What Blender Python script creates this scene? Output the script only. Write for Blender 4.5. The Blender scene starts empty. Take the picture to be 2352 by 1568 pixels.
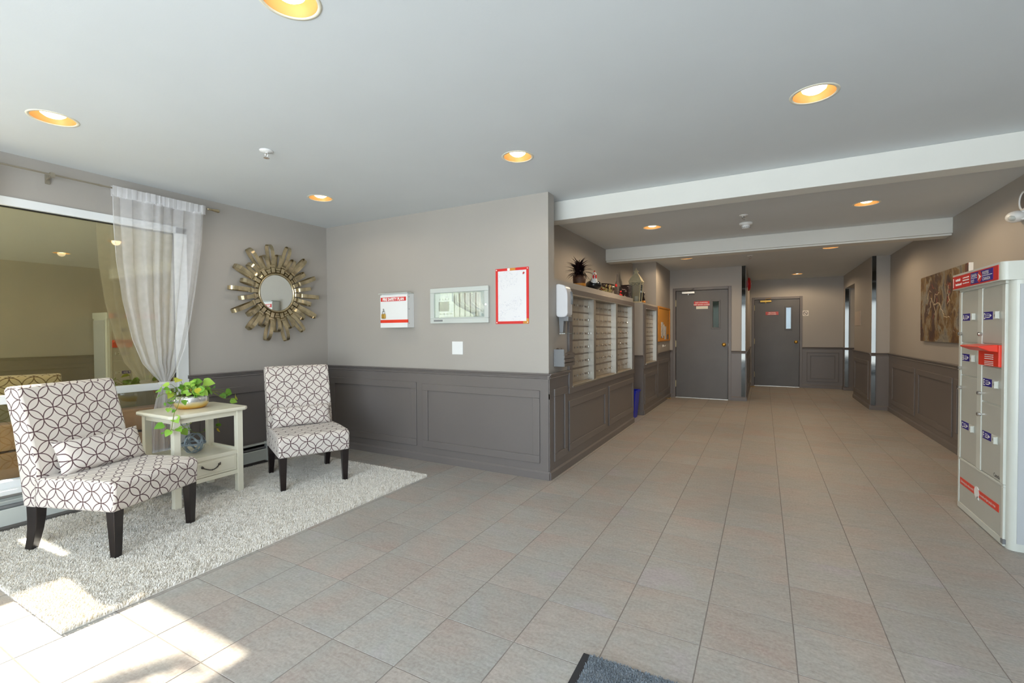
import bpy, math, random
import numpy as np
from mathutils import Vector, Matrix, noise
PI = math.pi
R = math.radians
random.seed(7)
SC = bpy.context.scene
COL = SC.collection

# ------------------------------------------------------------------ camera
CAMH = 1.25
FPX, YAW, PITCH, ROLL = 1062.74, .4984, -.0183, -.0054
def cam_axes():
    cy, sy = math.cos(YAW), math.sin(YAW)
    r = Vector((cy, sy, 0)); f = Vector((-sy, cy, 0)); u = Vector((0, 0, 1))
    f2 = f*math.cos(PITCH)+u*math.sin(PITCH); u2 = u*math.cos(PITCH)-f*math.sin(PITCH)
    r3 = r*math.cos(ROLL)+u2*math.sin(ROLL); u3 = u2*math.cos(ROLL)-r*math.sin(ROLL)
    return r3, u3, f2
cr, cu, cf = cam_axes()
cd = bpy.data.cameras.new('camera'); cam = bpy.data.objects.new('camera', cd); COL.objects.link(cam)
cd.sensor_fit = 'HORIZONTAL'; cd.sensor_width = 36; cd.lens = FPX/2352*36
cd.clip_start = .05; cd.clip_end = 200
m = Matrix.Identity(4)
for i in range(3):
    m[i][0] = cr[i]; m[i][1] = cu[i]; m[i][2] = -cf[i]
m[2][3] = CAMH
cam.matrix_world = m
SC.camera = cam

# ------------------------------------------------------------------ world, sun, exposure
w = bpy.data.worlds.new('world'); SC.world = w; w.use_nodes = True
nt = w.node_tree; nt.nodes.clear()
wo = nt.nodes.new('ShaderNodeOutputWorld'); wb = nt.nodes.new('ShaderNodeBackground')
sk = nt.nodes.new('ShaderNodeTexSky'); sk.sky_type = 'NISHITA'; sk.sun_disc = False
sk.sun_elevation = R(38.5); sk.sun_rotation = R(270); sk.air_density = 1.0; sk.dust_density = 1.6
nt.links.new(sk.outputs[0], wb.inputs[0]); nt.links.new(wb.outputs[0], wo.inputs[0])
wb.inputs[1].default_value = .55
def light(name, kind, loc, energy, color, rot=(0, 0, 0), **kw):
    d = bpy.data.lights.new(name, kind); d.energy = energy; d.color = color
    for k, v in kw.items(): setattr(d, k, v)
    o = bpy.data.objects.new(name, d); COL.objects.link(o); o.location = loc; o.rotation_euler = rot
    return o
sun = light('sun', 'SUN', (-8, 0, 8), 78, (1, .95, .88), angle=R(.6))
sun.rotation_euler = Vector((math.cos(R(38.5)), .0, -math.sin(R(38.5)))).to_track_quat('-Z', 'Y').to_euler()
# daylight through the entrance glazing behind the camera, and through the left window
light('daylight_entrance', 'AREA', (-.6, -2.2, 1.2), 235, (.80, .90, 1), (R(90), 0, 0), shape='RECTANGLE', size=3.9, size_y=2.2)
#light('daylight_window', 'AREA', (-4.40, .5, 1.2), 38, (.84, .92, 1), (0, R(-90), 0), shape='RECTANGLE', size=1.8, size_y=3.0)
SC.view_settings.view_transform = 'Standard'; SC.view_settings.look = 'None'
SC.view_settings.exposure = -.24; SC.view_settings.gamma = 1; SC.view_settings.use_curve_mapping = False

# ------------------------------------------------------------------ materials
def srgb(r, g, b):
    f = lambda c: (c/255/12.92) if c/255 <= .04045 else ((c/255+.055)/1.055)**2.4
    return (f(r), f(g), f(b), 1)
class NT:
    def __init__(s, name):
        s.m = bpy.data.materials.new(name); s.m.use_nodes = True; s.t = s.m.node_tree; s.n = s.t.nodes
        s.p = s.n['Principled BSDF']; s.out = s.n['Material Output']
    def new(s, kind, **kw):
        n = s.n.new(kind)
        for k, v in kw.items(): setattr(n, k, v)
        return n
    def link(s, a, b): s.t.links.new(a, b)
    def math(s, op, a, b=None, c=None, clamp=False):
        n = s.n.new('ShaderNodeMath'); n.operation = op; n.use_clamp = clamp
        for i, v in enumerate((a, b, c)):
            if v is None: continue
            if isinstance(v, (int, float)): n.inputs[i].default_value = v
            else: s.link(v, n.inputs[i])
        return n.outputs[0]
    def noise(s, vec, scale, detail=3, rough=.5, dist=0):
        n = s.n.new('ShaderNodeTexNoise'); n.inputs['Scale'].default_value = scale; n.inputs['Detail'].default_value = detail
        n.inputs['Roughness'].default_value = rough; n.inputs['Distortion'].default_value = dist
        if vec is not None: s.link(vec, n.inputs['Vector'])
        return n.outputs['Fac']
    def ramp(s, fac, stops, interp='LINEAR'):
        n = s.n.new('ShaderNodeValToRGB'); n.color_ramp.interpolation = interp; e = n.color_ramp.elements
        while len(e) < len(stops): e.new(.5)
        for i, (p, c) in enumerate(stops): e[i].position = p; e[i].color = c if len(c) == 4 else (*c, 1)
        s.link(fac, n.inputs[0]); return n.outputs[0]
    def mix(s, fac, a, b, mode='MIX'):
        n = s.n.new('ShaderNodeMix'); n.data_type = 'RGBA'; n.blend_type = mode
        for sock, v in ((n.inputs[0], fac), (n.inputs[6], a), (n.inputs[7], b)):
            if isinstance(v, (int, float)): sock.default_value = v
            elif isinstance(v, tuple): sock.default_value = v if len(v) == 4 else (*v, 1)
            else: s.link(v, sock)
        return n.outputs[2]
    def coord(s, which='Object'):
        return s.n.new('ShaderNodeTexCoord').outputs[which]
    def mapping(s, vec, scale=(1, 1, 1), loc=(0, 0, 0), rot=(0, 0, 0)):
        n = s.n.new('ShaderNodeMapping'); s.link(vec, n.inputs[0]); n.inputs['Scale'].default_value = scale
        n.inputs['Location'].default_value = loc; n.inputs['Rotation'].default_value = rot; return n.outputs[0]
    def bump(s, h, strength=.3, dist=.002):
        n = s.n.new('ShaderNodeBump'); n.inputs['Strength'].default_value = strength; n.inputs['Distance'].default_value = dist
        s.link(h, n.inputs['Height']); s.link(n.outputs[0], s.p.inputs['Normal'])
def pm(name, col, rough=.6, metal=0, var=.05, nscale=6, bump=0, bscale=200, bdist=.001, spec=.5, emit=None, estr=0, trans=0, coat=0):
    s = NT(name); co = s.coord()
    if len(col) == 3: col = (*col, 1)
    if var:
        f = s.noise(co, nscale, 4)
        a = tuple(c*(1-var) for c in col[:3]); b = tuple(min(1, c*(1+var)) for c in col[:3])
        s.link(s.ramp(f, [(.3, a), (.7, b)]), s.p.inputs['Base Color'])
    else: s.p.inputs['Base Color'].default_value = col
    s.p.inputs['Roughness'].default_value = rough; s.p.inputs['Metallic'].default_value = metal
    s.p.inputs['Specular IOR Level'].default_value = spec; s.p.inputs['Coat Weight'].default_value = coat
    s.p.inputs['Transmission Weight'].default_value = trans
    if bump: s.bump(s.noise(co, bscale, 3), bump, bdist)
    if emit: s.p.inputs['Emission Color'].default_value = (*emit, 1); s.p.inputs['Emission Strength'].default_value = estr
    return s.m
MAT = {}
MAT['wall'] = pm('wall_paint', srgb(172, 167, 160), .55, var=.02, nscale=2, bump=.12, bscale=300)
MAT['taupe'] = pm('wainscot_paint', srgb(114, 108, 105), .38, var=.03, nscale=2, bump=.06, bscale=260)
MAT['ceil'] = pm('ceiling_paint', srgb(217, 223, 227), .7, var=.015, nscale=2, bump=.2, bscale=160)
MAT['beam'] = pm('beam_paint', srgb(224, 224, 218), .5, var=.01)
MAT['door'] = pm('door_paint', srgb(98, 96, 94), .42, var=.06, nscale=3, bump=.05)
MAT['white'] = pm('white_paint', srgb(238, 240, 240), .4, var=.01)
MAT['vinyl'] = pm('white_window_vinyl', srgb(232, 236, 238), .35, var=.01)
MAT['plastic'] = pm('white_plastic', srgb(212, 213, 216), .3, var=.01)
MAT['gplastic'] = pm('grey_plastic', srgb(120, 122, 124), .35, var=.02)
MAT['greymetal'] = pm('grey_enamel', srgb(200, 206, 202), .35, var=.01)
MAT['black'] = pm('black_matter', srgb(22, 20, 20), .4, var=.05)
MAT['espresso'] = pm('espresso_wood', srgb(34, 27, 27), .28, var=.2, nscale=12, spec=.6)
MAT['cream'] = pm('cream_lacquer', srgb(236, 232, 212), .3, var=.015)
MAT['brass'] = pm('brass', srgb(208, 168, 84), .38, .85, var=.08)
MAT['steel'] = pm('steel', srgb(205, 205, 202), .22, 1, var=.04)
MAT['chrome'] = pm('chrome', srgb(225, 225, 225), .12, 1, var=0)
MAT['alu'] = pm('aluminium', srgb(214, 212, 204), .35, 1, var=.02)
MAT['pewter'] = pm('antique_pewter', srgb(92, 88, 84), .35, 1, var=.25, nscale=60)
MAT['bronze'] = pm('aged_champagne_metal', srgb(196, 182, 150), .27, 1, var=.28, nscale=14)
MAT['bulb'] = pm('lamp_lens', (1, .93, .8), .5, var=0, emit=(1, .86, .62), estr=9)
MAT['can'] = pm('gold_baffle', srgb(176, 132, 78), .5, .3, var=.04)
MAT['red'] = pm('red_print', srgb(214, 34, 30), .4, var=.03)
MAT['orangered'] = pm('orange_red_tape', srgb(232, 58, 34), .35, var=.04)
MAT['bellred'] = pm('bell_red', srgb(176, 12, 16), .3, var=.03)
MAT['navy'] = pm('navy_print', srgb(34, 22, 140), .4, var=.03)
MAT['ink'] = pm('dark_ink', srgb(60, 60, 66), .6, var=.03)
MAT['letter'] = pm('white_lettering', srgb(244, 244, 242), .5, var=0)
MAT['paper'] = pm('paper', srgb(236, 234, 228), .8, var=.03, nscale=30)
MAT['kiosk'] = pm('kiosk_enamel', srgb(212, 215, 206), .3, var=.015)
MAT['sidepanel'] = pm('glossy_side_panel', srgb(196, 200, 202), .12, var=.02, coat=.4)
MAT['kdoor'] = pm('kiosk_door_enamel', srgb(190, 191, 182), .35, var=.015)
MAT['blue'] = pm('blue_plastic', srgb(16, 40, 200), .35, var=.04)
MAT['mirror'] = pm('mirror_glass', (.86, .9, .88), .015, 1, var=0)
MAT['grout'] = pm('grout', srgb(134, 127, 121), .85, var=.08, nscale=20)
MAT['mailalu'] = pm('mailbox_aluminium', srgb(160, 152, 138), .45, .25, var=.03, nscale=4)
MAT['cane'] = pm('grey_brown_board', srgb(112, 104, 98), .6, var=.08, nscale=30)
MAT['rubber'] = pm('rubber', srgb(40, 42, 46), .7, var=.06)
MAT['stem2'] = pm('pale_paint_ridge', srgb(196, 176, 146), .5, var=.1)
MAT['greymark'] = pm('pale_grey_mark', srgb(176, 178, 182), .6, var=0)
MAT['fadedred'] = pm('faded_red_print', srgb(200, 92, 92), .5, var=.03); MAT['hingeb'] = pm('pale_brass', srgb(206, 194, 146), .4, .6, var=.05); MAT['plate'] = pm('beige_plate', srgb(190, 176, 164), .5, var=.01)
MAT['stairgreen'] = pm('pale_green_wall', srgb(176, 184, 148), .8, var=.2, nscale=2)
MAT['soil'] = pm('soil', srgb(52, 38, 28), .9, var=.3, nscale=60)
MAT['stem'] = pm('green_stem', srgb(126, 140, 62), .5, var=.15)
MAT['stucco'] = pm('outside_stucco', srgb(120, 106, 66), .9, var=.1, nscale=5, bump=.4, bscale=60)
MAT['concrete'] = pm('outside_concrete', srgb(150, 148, 142), .9, var=.1, nscale=5, bump=.4, bscale=80)
MAT['sleeper'] = pm('outside_timber', srgb(176, 130, 84), .8, var=.25, nscale=5, bump=.4, bscale=60)

def mat_tile():
    s = NT('stone_look_tile'); g = s.new('ShaderNodeNewGeometry'); oi = s.new('ShaderNodeObjectInfo')
    add = s.new('ShaderNodeVectorMath', operation='ADD'); s.link(g.outputs['Position'], add.inputs[0])
    cx = s.new('ShaderNodeCombineXYZ'); s.link(s.math('MULTIPLY', oi.outputs['Random'], 37.0), cx.inputs[0]); s.link(s.math('MULTIPLY', oi.outputs['Random'], 91.0), cx.inputs[1])
    s.link(cx.outputs[0], add.inputs[1]); v = add.outputs[0]
    big = s.noise(v, 2.2, 4, .6, .4)
    strk = s.noise(s.mapping(v, (9, 42, 9)), 1.0, 6, .62, 1.2)
    spk = s.noise(v, 75, 4, .6)
    c = s.ramp(big, [(.28, srgb(168, 150, 142)), (.45, srgb(166, 159, 152)), (.6, srgb(160, 162, 158)), (.74, srgb(168, 162, 168))])
    c = s.mix(s.ramp(strk, [(.35, (0, 0, 0)), (.6, (1, 1, 1))]), s.mix(.30, c, srgb(104, 94, 86)), c)
    c = s.mix(.30, c, s.ramp(spk, [(.3, srgb(126, 117, 106)), (.7, srgb(196, 191, 184))]), 'MIX')
    tone = s.math('MULTIPLY_ADD', oi.outputs['Random'], .10, 1.04)
    mu = s.new('ShaderNodeVectorMath', operation='SCALE'); s.link(c, mu.inputs[0]); s.link(tone, mu.inputs['Scale'])
    s.link(mu.outputs[0], s.p.inputs['Base Color'])
    s.p.inputs['Roughness'].default_value = .46; s.p.inputs['Specular IOR Level'].default_value = .4
    s.bump(s.math('ADD', s.math('MULTIPLY', strk, .7), s.math('MULTIPLY', spk, .3)), .6, .0016)
    return s.m
MAT['tile'] = mat_tile()
def mat_fabric():
    s = NT('interlocking_ring_fabric'); uv = s.coord('UV')
    v = s.mapping(uv, (1/.0875, 1/.0875, 1), rot=(0, 0, R(45)))
    fr = s.new('ShaderNodeVectorMath', operation='FRACTION'); s.link(v, fr.inputs[0])
    sep = s.new('ShaderNodeSeparateXYZ'); s.link(fr.outputs[0], sep.inputs[0])
    best = None
    for cx in (0, 1):
        for cy in (0, 1):
            dx = s.math('SUBTRACT', sep.outputs[0], cx); dy = s.math('SUBTRACT', sep.outputs[1], cy)
            d = s.math('SQRT', s.math('ADD', s.math('MULTIPLY', dx, dx), s.math('MULTIPLY', dy, dy)))
            e = s.math('ABSOLUTE', s.math('SUBTRACT', d, .7071))
            best = e if best is None else s.math('MINIMUM', best, e)
    line = s.math('LESS_THAN', best, .031)
    weave = s.noise(s.mapping(uv, (1, 1, 1)), 900, 2)
    base = s.ramp(weave, [(.3, srgb(214, 205, 196)), (.7, srgb(232, 225, 217))])
    s.link(s.mix(line, base, srgb(92, 66, 68)), s.p.inputs['Base Color'])
    s.p.inputs['Roughness'].default_value = .85; s.p.inputs['Sheen Weight'].default_value = .15
    s.bump(weave, .3, .001)
    return s.m
MAT['fabric'] = mat_fabric()
def mat_sheer(name='sheer_voile', dens=.40, fold=False):
    s = NT(name); n = s.n; n.remove(s.p)
    d = n.new('ShaderNodeBsdfDiffuse'); d.inputs[0].default_value = (.97, .97, .99, 1)
    t = n.new('ShaderNodeBsdfTranslucent'); t.inputs[0].default_value = (.97, .97, .99, 1)
    tr = n.new('ShaderNodeBsdfTransparent'); a = n.new('ShaderNodeMixShader'); b = n.new('ShaderNodeMixShader')
    a.inputs[0].default_value = .35; s.link(d.outputs[0], a.inputs[1]); s.link(t.outputs[0], a.inputs[2])
    f = s.noise(s.mapping(s.coord('UV'), (1, 1, 1)), 6, 2); b0 = s.math('MULTIPLY_ADD', f, .12, dens)
    if fold:
        w_ = s.noise(s.mapping(s.coord('UV'), (7, .35, 1)), 1.6, 3, .6)
        b0 = s.ramp(w_, [(.38, (.93, .93, .93)), (.47, (.86, .86, .86)), (.54, (.22, .22, .22))])  # opacity banded to throw light and dark streaks into the sun patch
    s.link(b0, b.inputs[0]); s.link(tr.outputs[0], b.inputs[1]); s.link(a.outputs[0], b.inputs[2]); s.link(b.outputs[0], s.out.inputs[0])
    return s.m
MAT['sheer'] = mat_sheer(); MAT['sheer3'] = mat_sheer('streaked_voile', .6, True); MAT['sheer2'] = mat_sheer('sheer_voile_hem', .62)
def mat_glass(name, tint, refl, rcol, rough=.01, ior=1.5):
    s = NT(name); n = s.n; n.remove(s.p)
    g = n.new('ShaderNodeBsdfGlossy'); g.inputs['Roughness'].default_value = rough; g.inputs[0].default_value = (*rcol, 1)
    tr = n.new('ShaderNodeBsdfTransparent'); tr.inputs[0].default_value = (*tint, 1)
    lw = n.new('ShaderNodeFresnel'); lw.inputs[0].default_value = ior
    mx = n.new('ShaderNodeMixShader'); s.link(s.math('ADD', lw.outputs[0], refl, clamp=True), mx.inputs[0])
    s.link(tr.outputs[0], mx.inputs[1]); s.link(g.outputs[0], mx.inputs[2]); s.link(mx.outputs[0], s.out.inputs[0])
    return s.m
MAT['glass_hi'] = mat_glass('tinted_reflective_glass', (.86, .84, .78), .34, (.95, .87, .60))
MAT['glass_lo'] = mat_glass('window_glass', (.9, .93, .95), .03, (.9, .9, .9))
MAT['glass'] = mat_glass('clear_glass', (.9, .93, .92), .04, (.9, .9, .9))
MAT['glass_door'] = mat_glass('wired_door_glass', (.92, .95, .92), .0, (.8, .85, .8), .05, 1.18)
def mat_leaf():
    s = NT('variegated_leaf'); oi = s.new('ShaderNodeObjectInfo'); co = s.coord()
    c = s.ramp(oi.outputs['Random'], [(0, srgb(86, 144, 38)), (.5, srgb(128, 184, 56)), (.90, srgb(166, 206, 84)), (.98, srgb(216, 192, 50))])
    f = s.noise(co, 40, 3, .6, 1)
    c = s.mix(s.ramp(f, [(.60, (0, 0, 0)), (.70, (1, 1, 1))]), c, srgb(170, 206, 96))
    s.link(c, s.p.inputs['Base Color']); s.p.inputs['Roughness'].default_value = .35
    s.p.inputs['Subsurface Weight'].default_value = .1; s.p.inputs['Subsurface Scale'].default_value = .01
    return s.m
MAT['leaf'] = mat_leaf()
def mat_pot():
    s = NT('mercury_gold_glass'); co = s.coord(); sp = s.new('ShaderNodeSeparateXYZ'); s.link(co, sp.inputs[0])
    h = s.math('ADD', sp.outputs[2], s.math('MULTIPLY', s.noise(co, 14, 4), .05))
    s.link(s.ramp(s.math('MULTIPLY', h, 8), [(.28, srgb(226, 170, 40)), (.52, srgb(236, 214, 150)), (.7, srgb(226, 226, 224))]), s.p.inputs['Base Color'])
    s.p.inputs['Metallic'].default_value = .75; s.p.inputs['Roughness'].default_value = .22
    s.bump(s.noise(co, 50, 3), .3, .003); return s.m
MAT['pot'] = mat_pot()
def mat_paint():
    s = NT('abstract_canvas'); co = s.coord('Object')
    wv = s.new('ShaderNodeTexNoise'); wv.inputs['Scale'].default_value = 2.3; wv.inputs['Detail'].default_value = 4; s.link(co, wv.inputs['Vector'])
    sc = s.new('ShaderNodeVectorMath', operation='MULTIPLY_ADD'); s.link(wv.outputs['Color'], sc.inputs[0]); sc.inputs[1].default_value = (.75, .75, .75); s.link(co, sc.inputs[2])
    v = s.mapping(sc.outputs[0], (3.0, 3.0, 1.5))
    f = s.noise(v, 1.0, 7, .62, .8)
    c = s.ramp(f, [(.30, srgb(30, 26, 28)), (.38, srgb(118, 114, 110)), (.45, srgb(150, 144, 126)), (.51, srgb(132, 102, 50)), (.57, srgb(84, 56, 38)), (.645, srgb(64, 42, 36)), (.68, srgb(160, 66, 36)), (.78, srgb(110, 34, 30))])
    v2 = s.noise(s.mapping(sc.outputs[0], (9, 9, 3)), 1.0, 6, .7, 1.5)
    c = s.mix(s.ramp(v2, [(.58, (0, 0, 0)), (.70, (1, 1, 1))]), c, srgb(26, 22, 26))
    v3 = s.noise(s.mapping(sc.outputs[0], (7, 7, 2.5), loc=(5, 3, 2)), 1.0, 5, .6, 2)
    c = s.mix(s.ramp(v3, [(.62, (0, 0, 0)), (.72, (1, 1, 1))]), c, srgb(186, 184, 176))
    s.link(c, s.p.inputs['Base Color']); s.p.inputs['Roughness'].default_value = .35
    s.bump(f, .6, .004); return s.m
MAT['canvas'] = mat_paint()
def mat_rug(name, a, b, sc=60):
    s = NT(name); g = s.new('ShaderNodeNewGeometry')
    f = s.noise(g.outputs['Position'], sc, 3)
    s.link(s.ramp(f, [(.3, a), (.7, b)]), s.p.inputs['Base Color']); s.p.inputs['Roughness'].default_value = .95
    s.p.inputs['Specular IOR Level'].default_value = .1
    return s.m
MAT['rug'] = mat_rug('cream_shag_wool', srgb(236, 230, 218), srgb(252, 248, 240))
MAT['mat'] = mat_rug('charcoal_mat_fibre', srgb(84, 92, 100), srgb(158, 166, 172), 420)
def mat_cork():
    s = NT('cork'); co = s.coord(); f = s.noise(co, 160, 4, .7)
    s.link(s.ramp(f, [(.35, srgb(186, 124, 44)), (.65, srgb(224, 164, 72))]), s.p.inputs['Base Color']); s.p.inputs['Roughness'].default_value = .9
    s.bump(f, .4, .001); return s.m
MAT['cork'] = mat_cork()
MAT['cane2'] = pm('amber_wood', srgb(206, 140, 50), .5, var=.1, nscale=20)
def mat_scribble():
    s = NT('handwritten_sheet'); co = s.coord(); sp = s.new('ShaderNodeSeparateXYZ'); s.link(co, sp.inputs[0])
    f = s.noise(s.mapping(co, (60, 60, 90)), 1, 5, .7, 1.5); g = s.noise(s.mapping(co, (7, 7, 9), loc=(3, 1, 5)), 1, 2)
    k = s.math('MULTIPLY', s.math('GREATER_THAN', f, .58), s.math('GREATER_THAN', g, .52))
    s.link(s.mix(k, srgb(228, 228, 231), srgb(196, 198, 208)), s.p.inputs['Base Color']); s.p.inputs['Roughness'].default_value = .3
    return s.m
MAT['scribble'] = mat_scribble()
def mat_bowl(name, a, b, c, sc=14):
    s = NT(name); f = s.noise(s.coord(), sc, 3, .6, 1)
    s.link(s.ramp(f, [(.42, a), (.5, b), (.62, c)], 'CONSTANT'), s.p.inputs['Base Color']); s.p.inputs['Roughness'].default_value = .25
    return s.m
MAT['bowl'] = mat_bowl('painted_ceramic', srgb(40, 26, 20), srgb(168, 164, 110), srgb(120, 30, 24), 16)
MAT['tin'] = mat_bowl('dark_patterned_tin', srgb(34, 18, 18), srgb(34, 18, 18), srgb(190, 170, 160), 34)
MAT['darkglaze'] = pm('dark_glaze', srgb(38, 26, 22), .2, var=.3, nscale=30)
MAT['darkleaf'] = pm('burgundy_black_leaf', srgb(44, 24, 24), .45, var=.3, nscale=30)
MAT['woodpot'] = pm('woven_pot', srgb(92, 64, 48), .6, var=.3, nscale=40)
MAT['henblack'] = pm('glossy_black_ceramic', srgb(24, 26, 28), .15, var=.1)
MAT['henwhite'] = pm('white_feather_glaze', srgb(222, 226, 226), .25, var=.1, nscale=60)
MAT['ivory'] = pm('weathered_ivory_metal', srgb(214, 206, 172), .5, var=.06, nscale=30)
MAT['rodm'] = pm('brushed_nickel_beige', srgb(176, 168, 152), .4, .8, var=.05)
MAT['weather'] = pm('blue_grey_metal_band', srgb(150, 166, 178), .35, .6, var=.12, nscale=20)
MAT['print'] = mat_bowl('posted_print', srgb(232, 230, 226), srgb(206, 204, 202), srgb(70, 66, 68), 20)
MAT['hedge'] = mat_bowl('outside_hedge', srgb(30, 52, 18), srgb(60, 96, 34), srgb(110, 140, 60), 9)

# ------------------------------------------------------------------ mesh helper
class MB:
    def __init__(s): s.v = []; s.f = []; s.mi = []; s.cur = 0
    def addf(s, fs):
        for f in fs: s.f.append(f); s.mi.append(s.cur)
    def box(s, x0, x1, y0, y1, z0, z1):
        b = len(s.v); s.v += [(x0, y0, z0), (x1, y0, z0), (x1, y1, z0), (x0, y1, z0), (x0, y0, z1), (x1, y0, z1), (x1, y1, z1), (x0, y1, z1)]
        s.addf([(b+0, b+3, b+2, b+1), (b+4, b+5, b+6, b+7), (b+0, b+1, b+5, b+4), (b+1, b+2, b+6, b+5), (b+2, b+3, b+7, b+6), (b+3, b+0, b+4, b+7)]); return s
    def prism(s, poly, a0, a1, axis='x'):
        # poly is a list of 2D points; axis x: (y,z); y: (x,z); z: (x,y)
        n = len(poly); b = len(s.v)
        for a in (a0, a1):
            for p in poly:
                s.v.append((a, p[0], p[1]) if axis == 'x' else (p[0], a, p[1]) if axis == 'y' else (p[0], p[1], a))
        s.addf([tuple(range(b, b+n))[::-1], tuple(range(b+n, b+2*n))] + [(b+i, b+(i+1) % n, b+n+(i+1) % n, b+n+i) for i in range(n)]); return s
    def tube(s, path, r, n=8, cap=True):
        b = len(s.v); P = [Vector(p) for p in path]; rs = r if isinstance(r, (list, tuple)) else [r]*len(P)
        t0 = (P[1]-P[0]).normalized(); a = t0.orthogonal().normalized()
        for i, p in enumerate(P):
            t = ((P[min(i+1, len(P)-1)]-P[max(i-1, 0)]).normalized()); a = (a-t*a.dot(t)).normalized(); c = t.cross(a)
            for k in range(n):
                q = p+(a*math.cos(2*PI*k/n)+c*math.sin(2*PI*k/n))*rs[i]; s.v.append(tuple(q))
        fs = [(b+i*n+k, b+i*n+(k+1) % n, b+(i+1)*n+(k+1) % n, b+(i+1)*n+k) for i in range(len(P)-1) for k in range(n)]
        if cap: fs += [tuple(b+k for k in range(n))[::-1], tuple(b+(len(P)-1)*n+k for k in range(n))]
        s.addf(fs); return s
    def lathe(s, prof, n=24, c=(0, 0, 0), axis='z', sx=1, sy=1, cap=True):
        b = len(s.v)
        for r, h in prof:
            for k in range(n):
                x, y = r*math.cos(2*PI*k/n)*sx, r*math.sin(2*PI*k/n)*sy
                p = (x, y, h) if axis == 'z' else (x, h, y) if axis == 'y' else (h, x, y)
                s.v.append((p[0]+c[0], p[1]+c[1], p[2]+c[2]))
        s.addf([(b+i*n+k, b+i*n+(k+1) % n, b+(i+1)*n+(k+1) % n, b+(i+1)*n+k) for i in range(len(prof)-1) for k in range(n)])
        if not cap: return s
        if prof[0][0] > 1e-6: s.addf([tuple(b+k for k in range(n))[::-1]])
        if prof[-1][0] > 1e-6: s.addf([tuple(b+(len(prof)-1)*n+k for k in range(n))])
        return s
    def ribbon(s, path, width, thick, wdir):
        # band following path (3D points); width along wdir, thickness along in-plane normal
        b = len(s.v); P = [Vector(p) for p in path]; W = Vector(wdir).normalized()
        for i, p in enumerate(P):
            t = (P[min(i+1, len(P)-1)]-P[max(i-1, 0)]).normalized(); n = t.cross(W).normalized()
            for (u, q) in ((-1, -1), (1, -1), (1, 1), (-1, 1)): s.v.append(tuple(p+W*u*width/2+n*q*thick/2))
        fs = [(b+i*4+k, b+i*4+(k+1) % 4, b+(i+1)*4+(k+1) % 4, b+(i+1)*4+k) for i in range(len(P)-1) for k in range(4)]
        fs += [(b+3, b+2, b+1, b), tuple(b+(len(P)-1)*4+k for k in range(4))]
        s.addf(fs); return s
    def ball(s, c, r, n=12, m=8, sc=(1, 1, 1)):
        pr = [(max(1e-4, math.sin(PI*i/m))*r, -math.cos(PI*i/m)*r) for i in range(m+1)]
        b = len(s.v); s.lathe(pr, n)
        for i in range(b, len(s.v)):
            x, y, z = s.v[i]; s.v[i] = (x*sc[0]+c[0], y*sc[1]+c[1], z*sc[2]+c[2])
        return s
    def ring(s, x0, x1, z0, z1, wd, y0, y1):
        # rectangular picture-frame ring in xz plane, from y0 (front) to y1 (back)
        s.box(x0, x1, y0, y1, z1-wd, z1).box(x0, x1, y0, y1, z0, z0+wd).box(x0, x0+wd, y0, y1, z0+wd, z1-wd).box(x1-wd, x1, y0, y1, z0+wd, z1-wd); return s
    def mesh(s, name, mats, smooth=False, uvbox=False, uvs=None):
        me = bpy.data.meshes.new(name); me.from_pydata(s.v, [], s.f)
        for mt in (mats if isinstance(mats, (list, tuple)) else [mats]): me.materials.append(mt)
        if any(s.mi): me.polygons.foreach_set('material_index', s.mi)
        if smooth: me.polygons.foreach_set('use_smooth', [True]*len(me.polygons))
        if uvbox or uvs is not None:
            ul = me.uv_layers.new(name='UVMap').data
            for p in me.polygons:
                nx, ny, nz = (abs(c) for c in p.normal)
                for li in p.loop_indices:
                    vi = me.loops[li].vertex_index
                    if uvs is not None: ul[li].uv = uvs[vi]; continue
                    x, y, z = me.vertices[vi].co
                    ul[li].uv = (y, z) if nx >= ny and nx >= nz else (x, z) if ny >= nz else (x, y)
        me.update(); return me
def obj(name, mb, mat=None, parent=None, loc=(0, 0, 0), rotz=0, bevel=0, seg=2, smooth=False, kind=None, rot=None, label=None, uvbox=False, uvs=None, auto=0):
    me = mb if isinstance(mb, bpy.types.Mesh) else mb.mesh(name, [MAT[k] for k in (mat if isinstance(mat, (list, tuple)) else [mat])], smooth, uvbox, uvs)
    o = bpy.data.objects.new(name, me); COL.objects.link(o); o.location = loc; o.rotation_euler = rot or (0, 0, rotz)
    if parent: o.parent = parent
    if bevel:
        b = o.modifiers.new('bevel', 'BEVEL'); b.width = bevel; b.segments = seg; b.limit_method = 'ANGLE'; b.angle_limit = R(35)
        b.harden_normals = False
        if seg > 2:
            me.polygons.foreach_set('use_smooth', [True]*len(me.polygons)); 
            try: me.set_sharp_from_angle(angle=R(50))
            except Exception: pass
    if auto:
        me.polygons.foreach_set('use_smooth', [True]*len(me.polygons)); me.set_sharp_from_angle(angle=R(auto))
    if kind: o['kind'] = kind
    if label: o['label'] = label
    return o
def thing(name, label, cat, loc=(0, 0, 0), rotz=0, group=None, kind=None, rot=None):
    o = bpy.data.objects.new(name, None); COL.objects.link(o); o.location = loc; o.rotation_euler = rot or (0, 0, rotz); o.empty_display_size = .05
    if label: o['label'] = label
    if cat: o['category'] = cat
    if group: o['group'] = group
    if kind: o['kind'] = kind
    return o
def tag(o, label, cat, group=None):
    o['label'] = label; o['category'] = cat
    if group: o['group'] = group
    return o
def dup(root, loc, rotz, label):
    r = root.copy(); COL.objects.link(r); r.location = loc; r.rotation_euler = (0, 0, rotz); r['label'] = label
    for ch in list(root.children):
        c = ch.copy(); COL.objects.link(c); c.parent = r
        for g in ch.children:
            d = g.copy(); COL.objects.link(d); d.parent = c
    return r
_tc = {}
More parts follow.
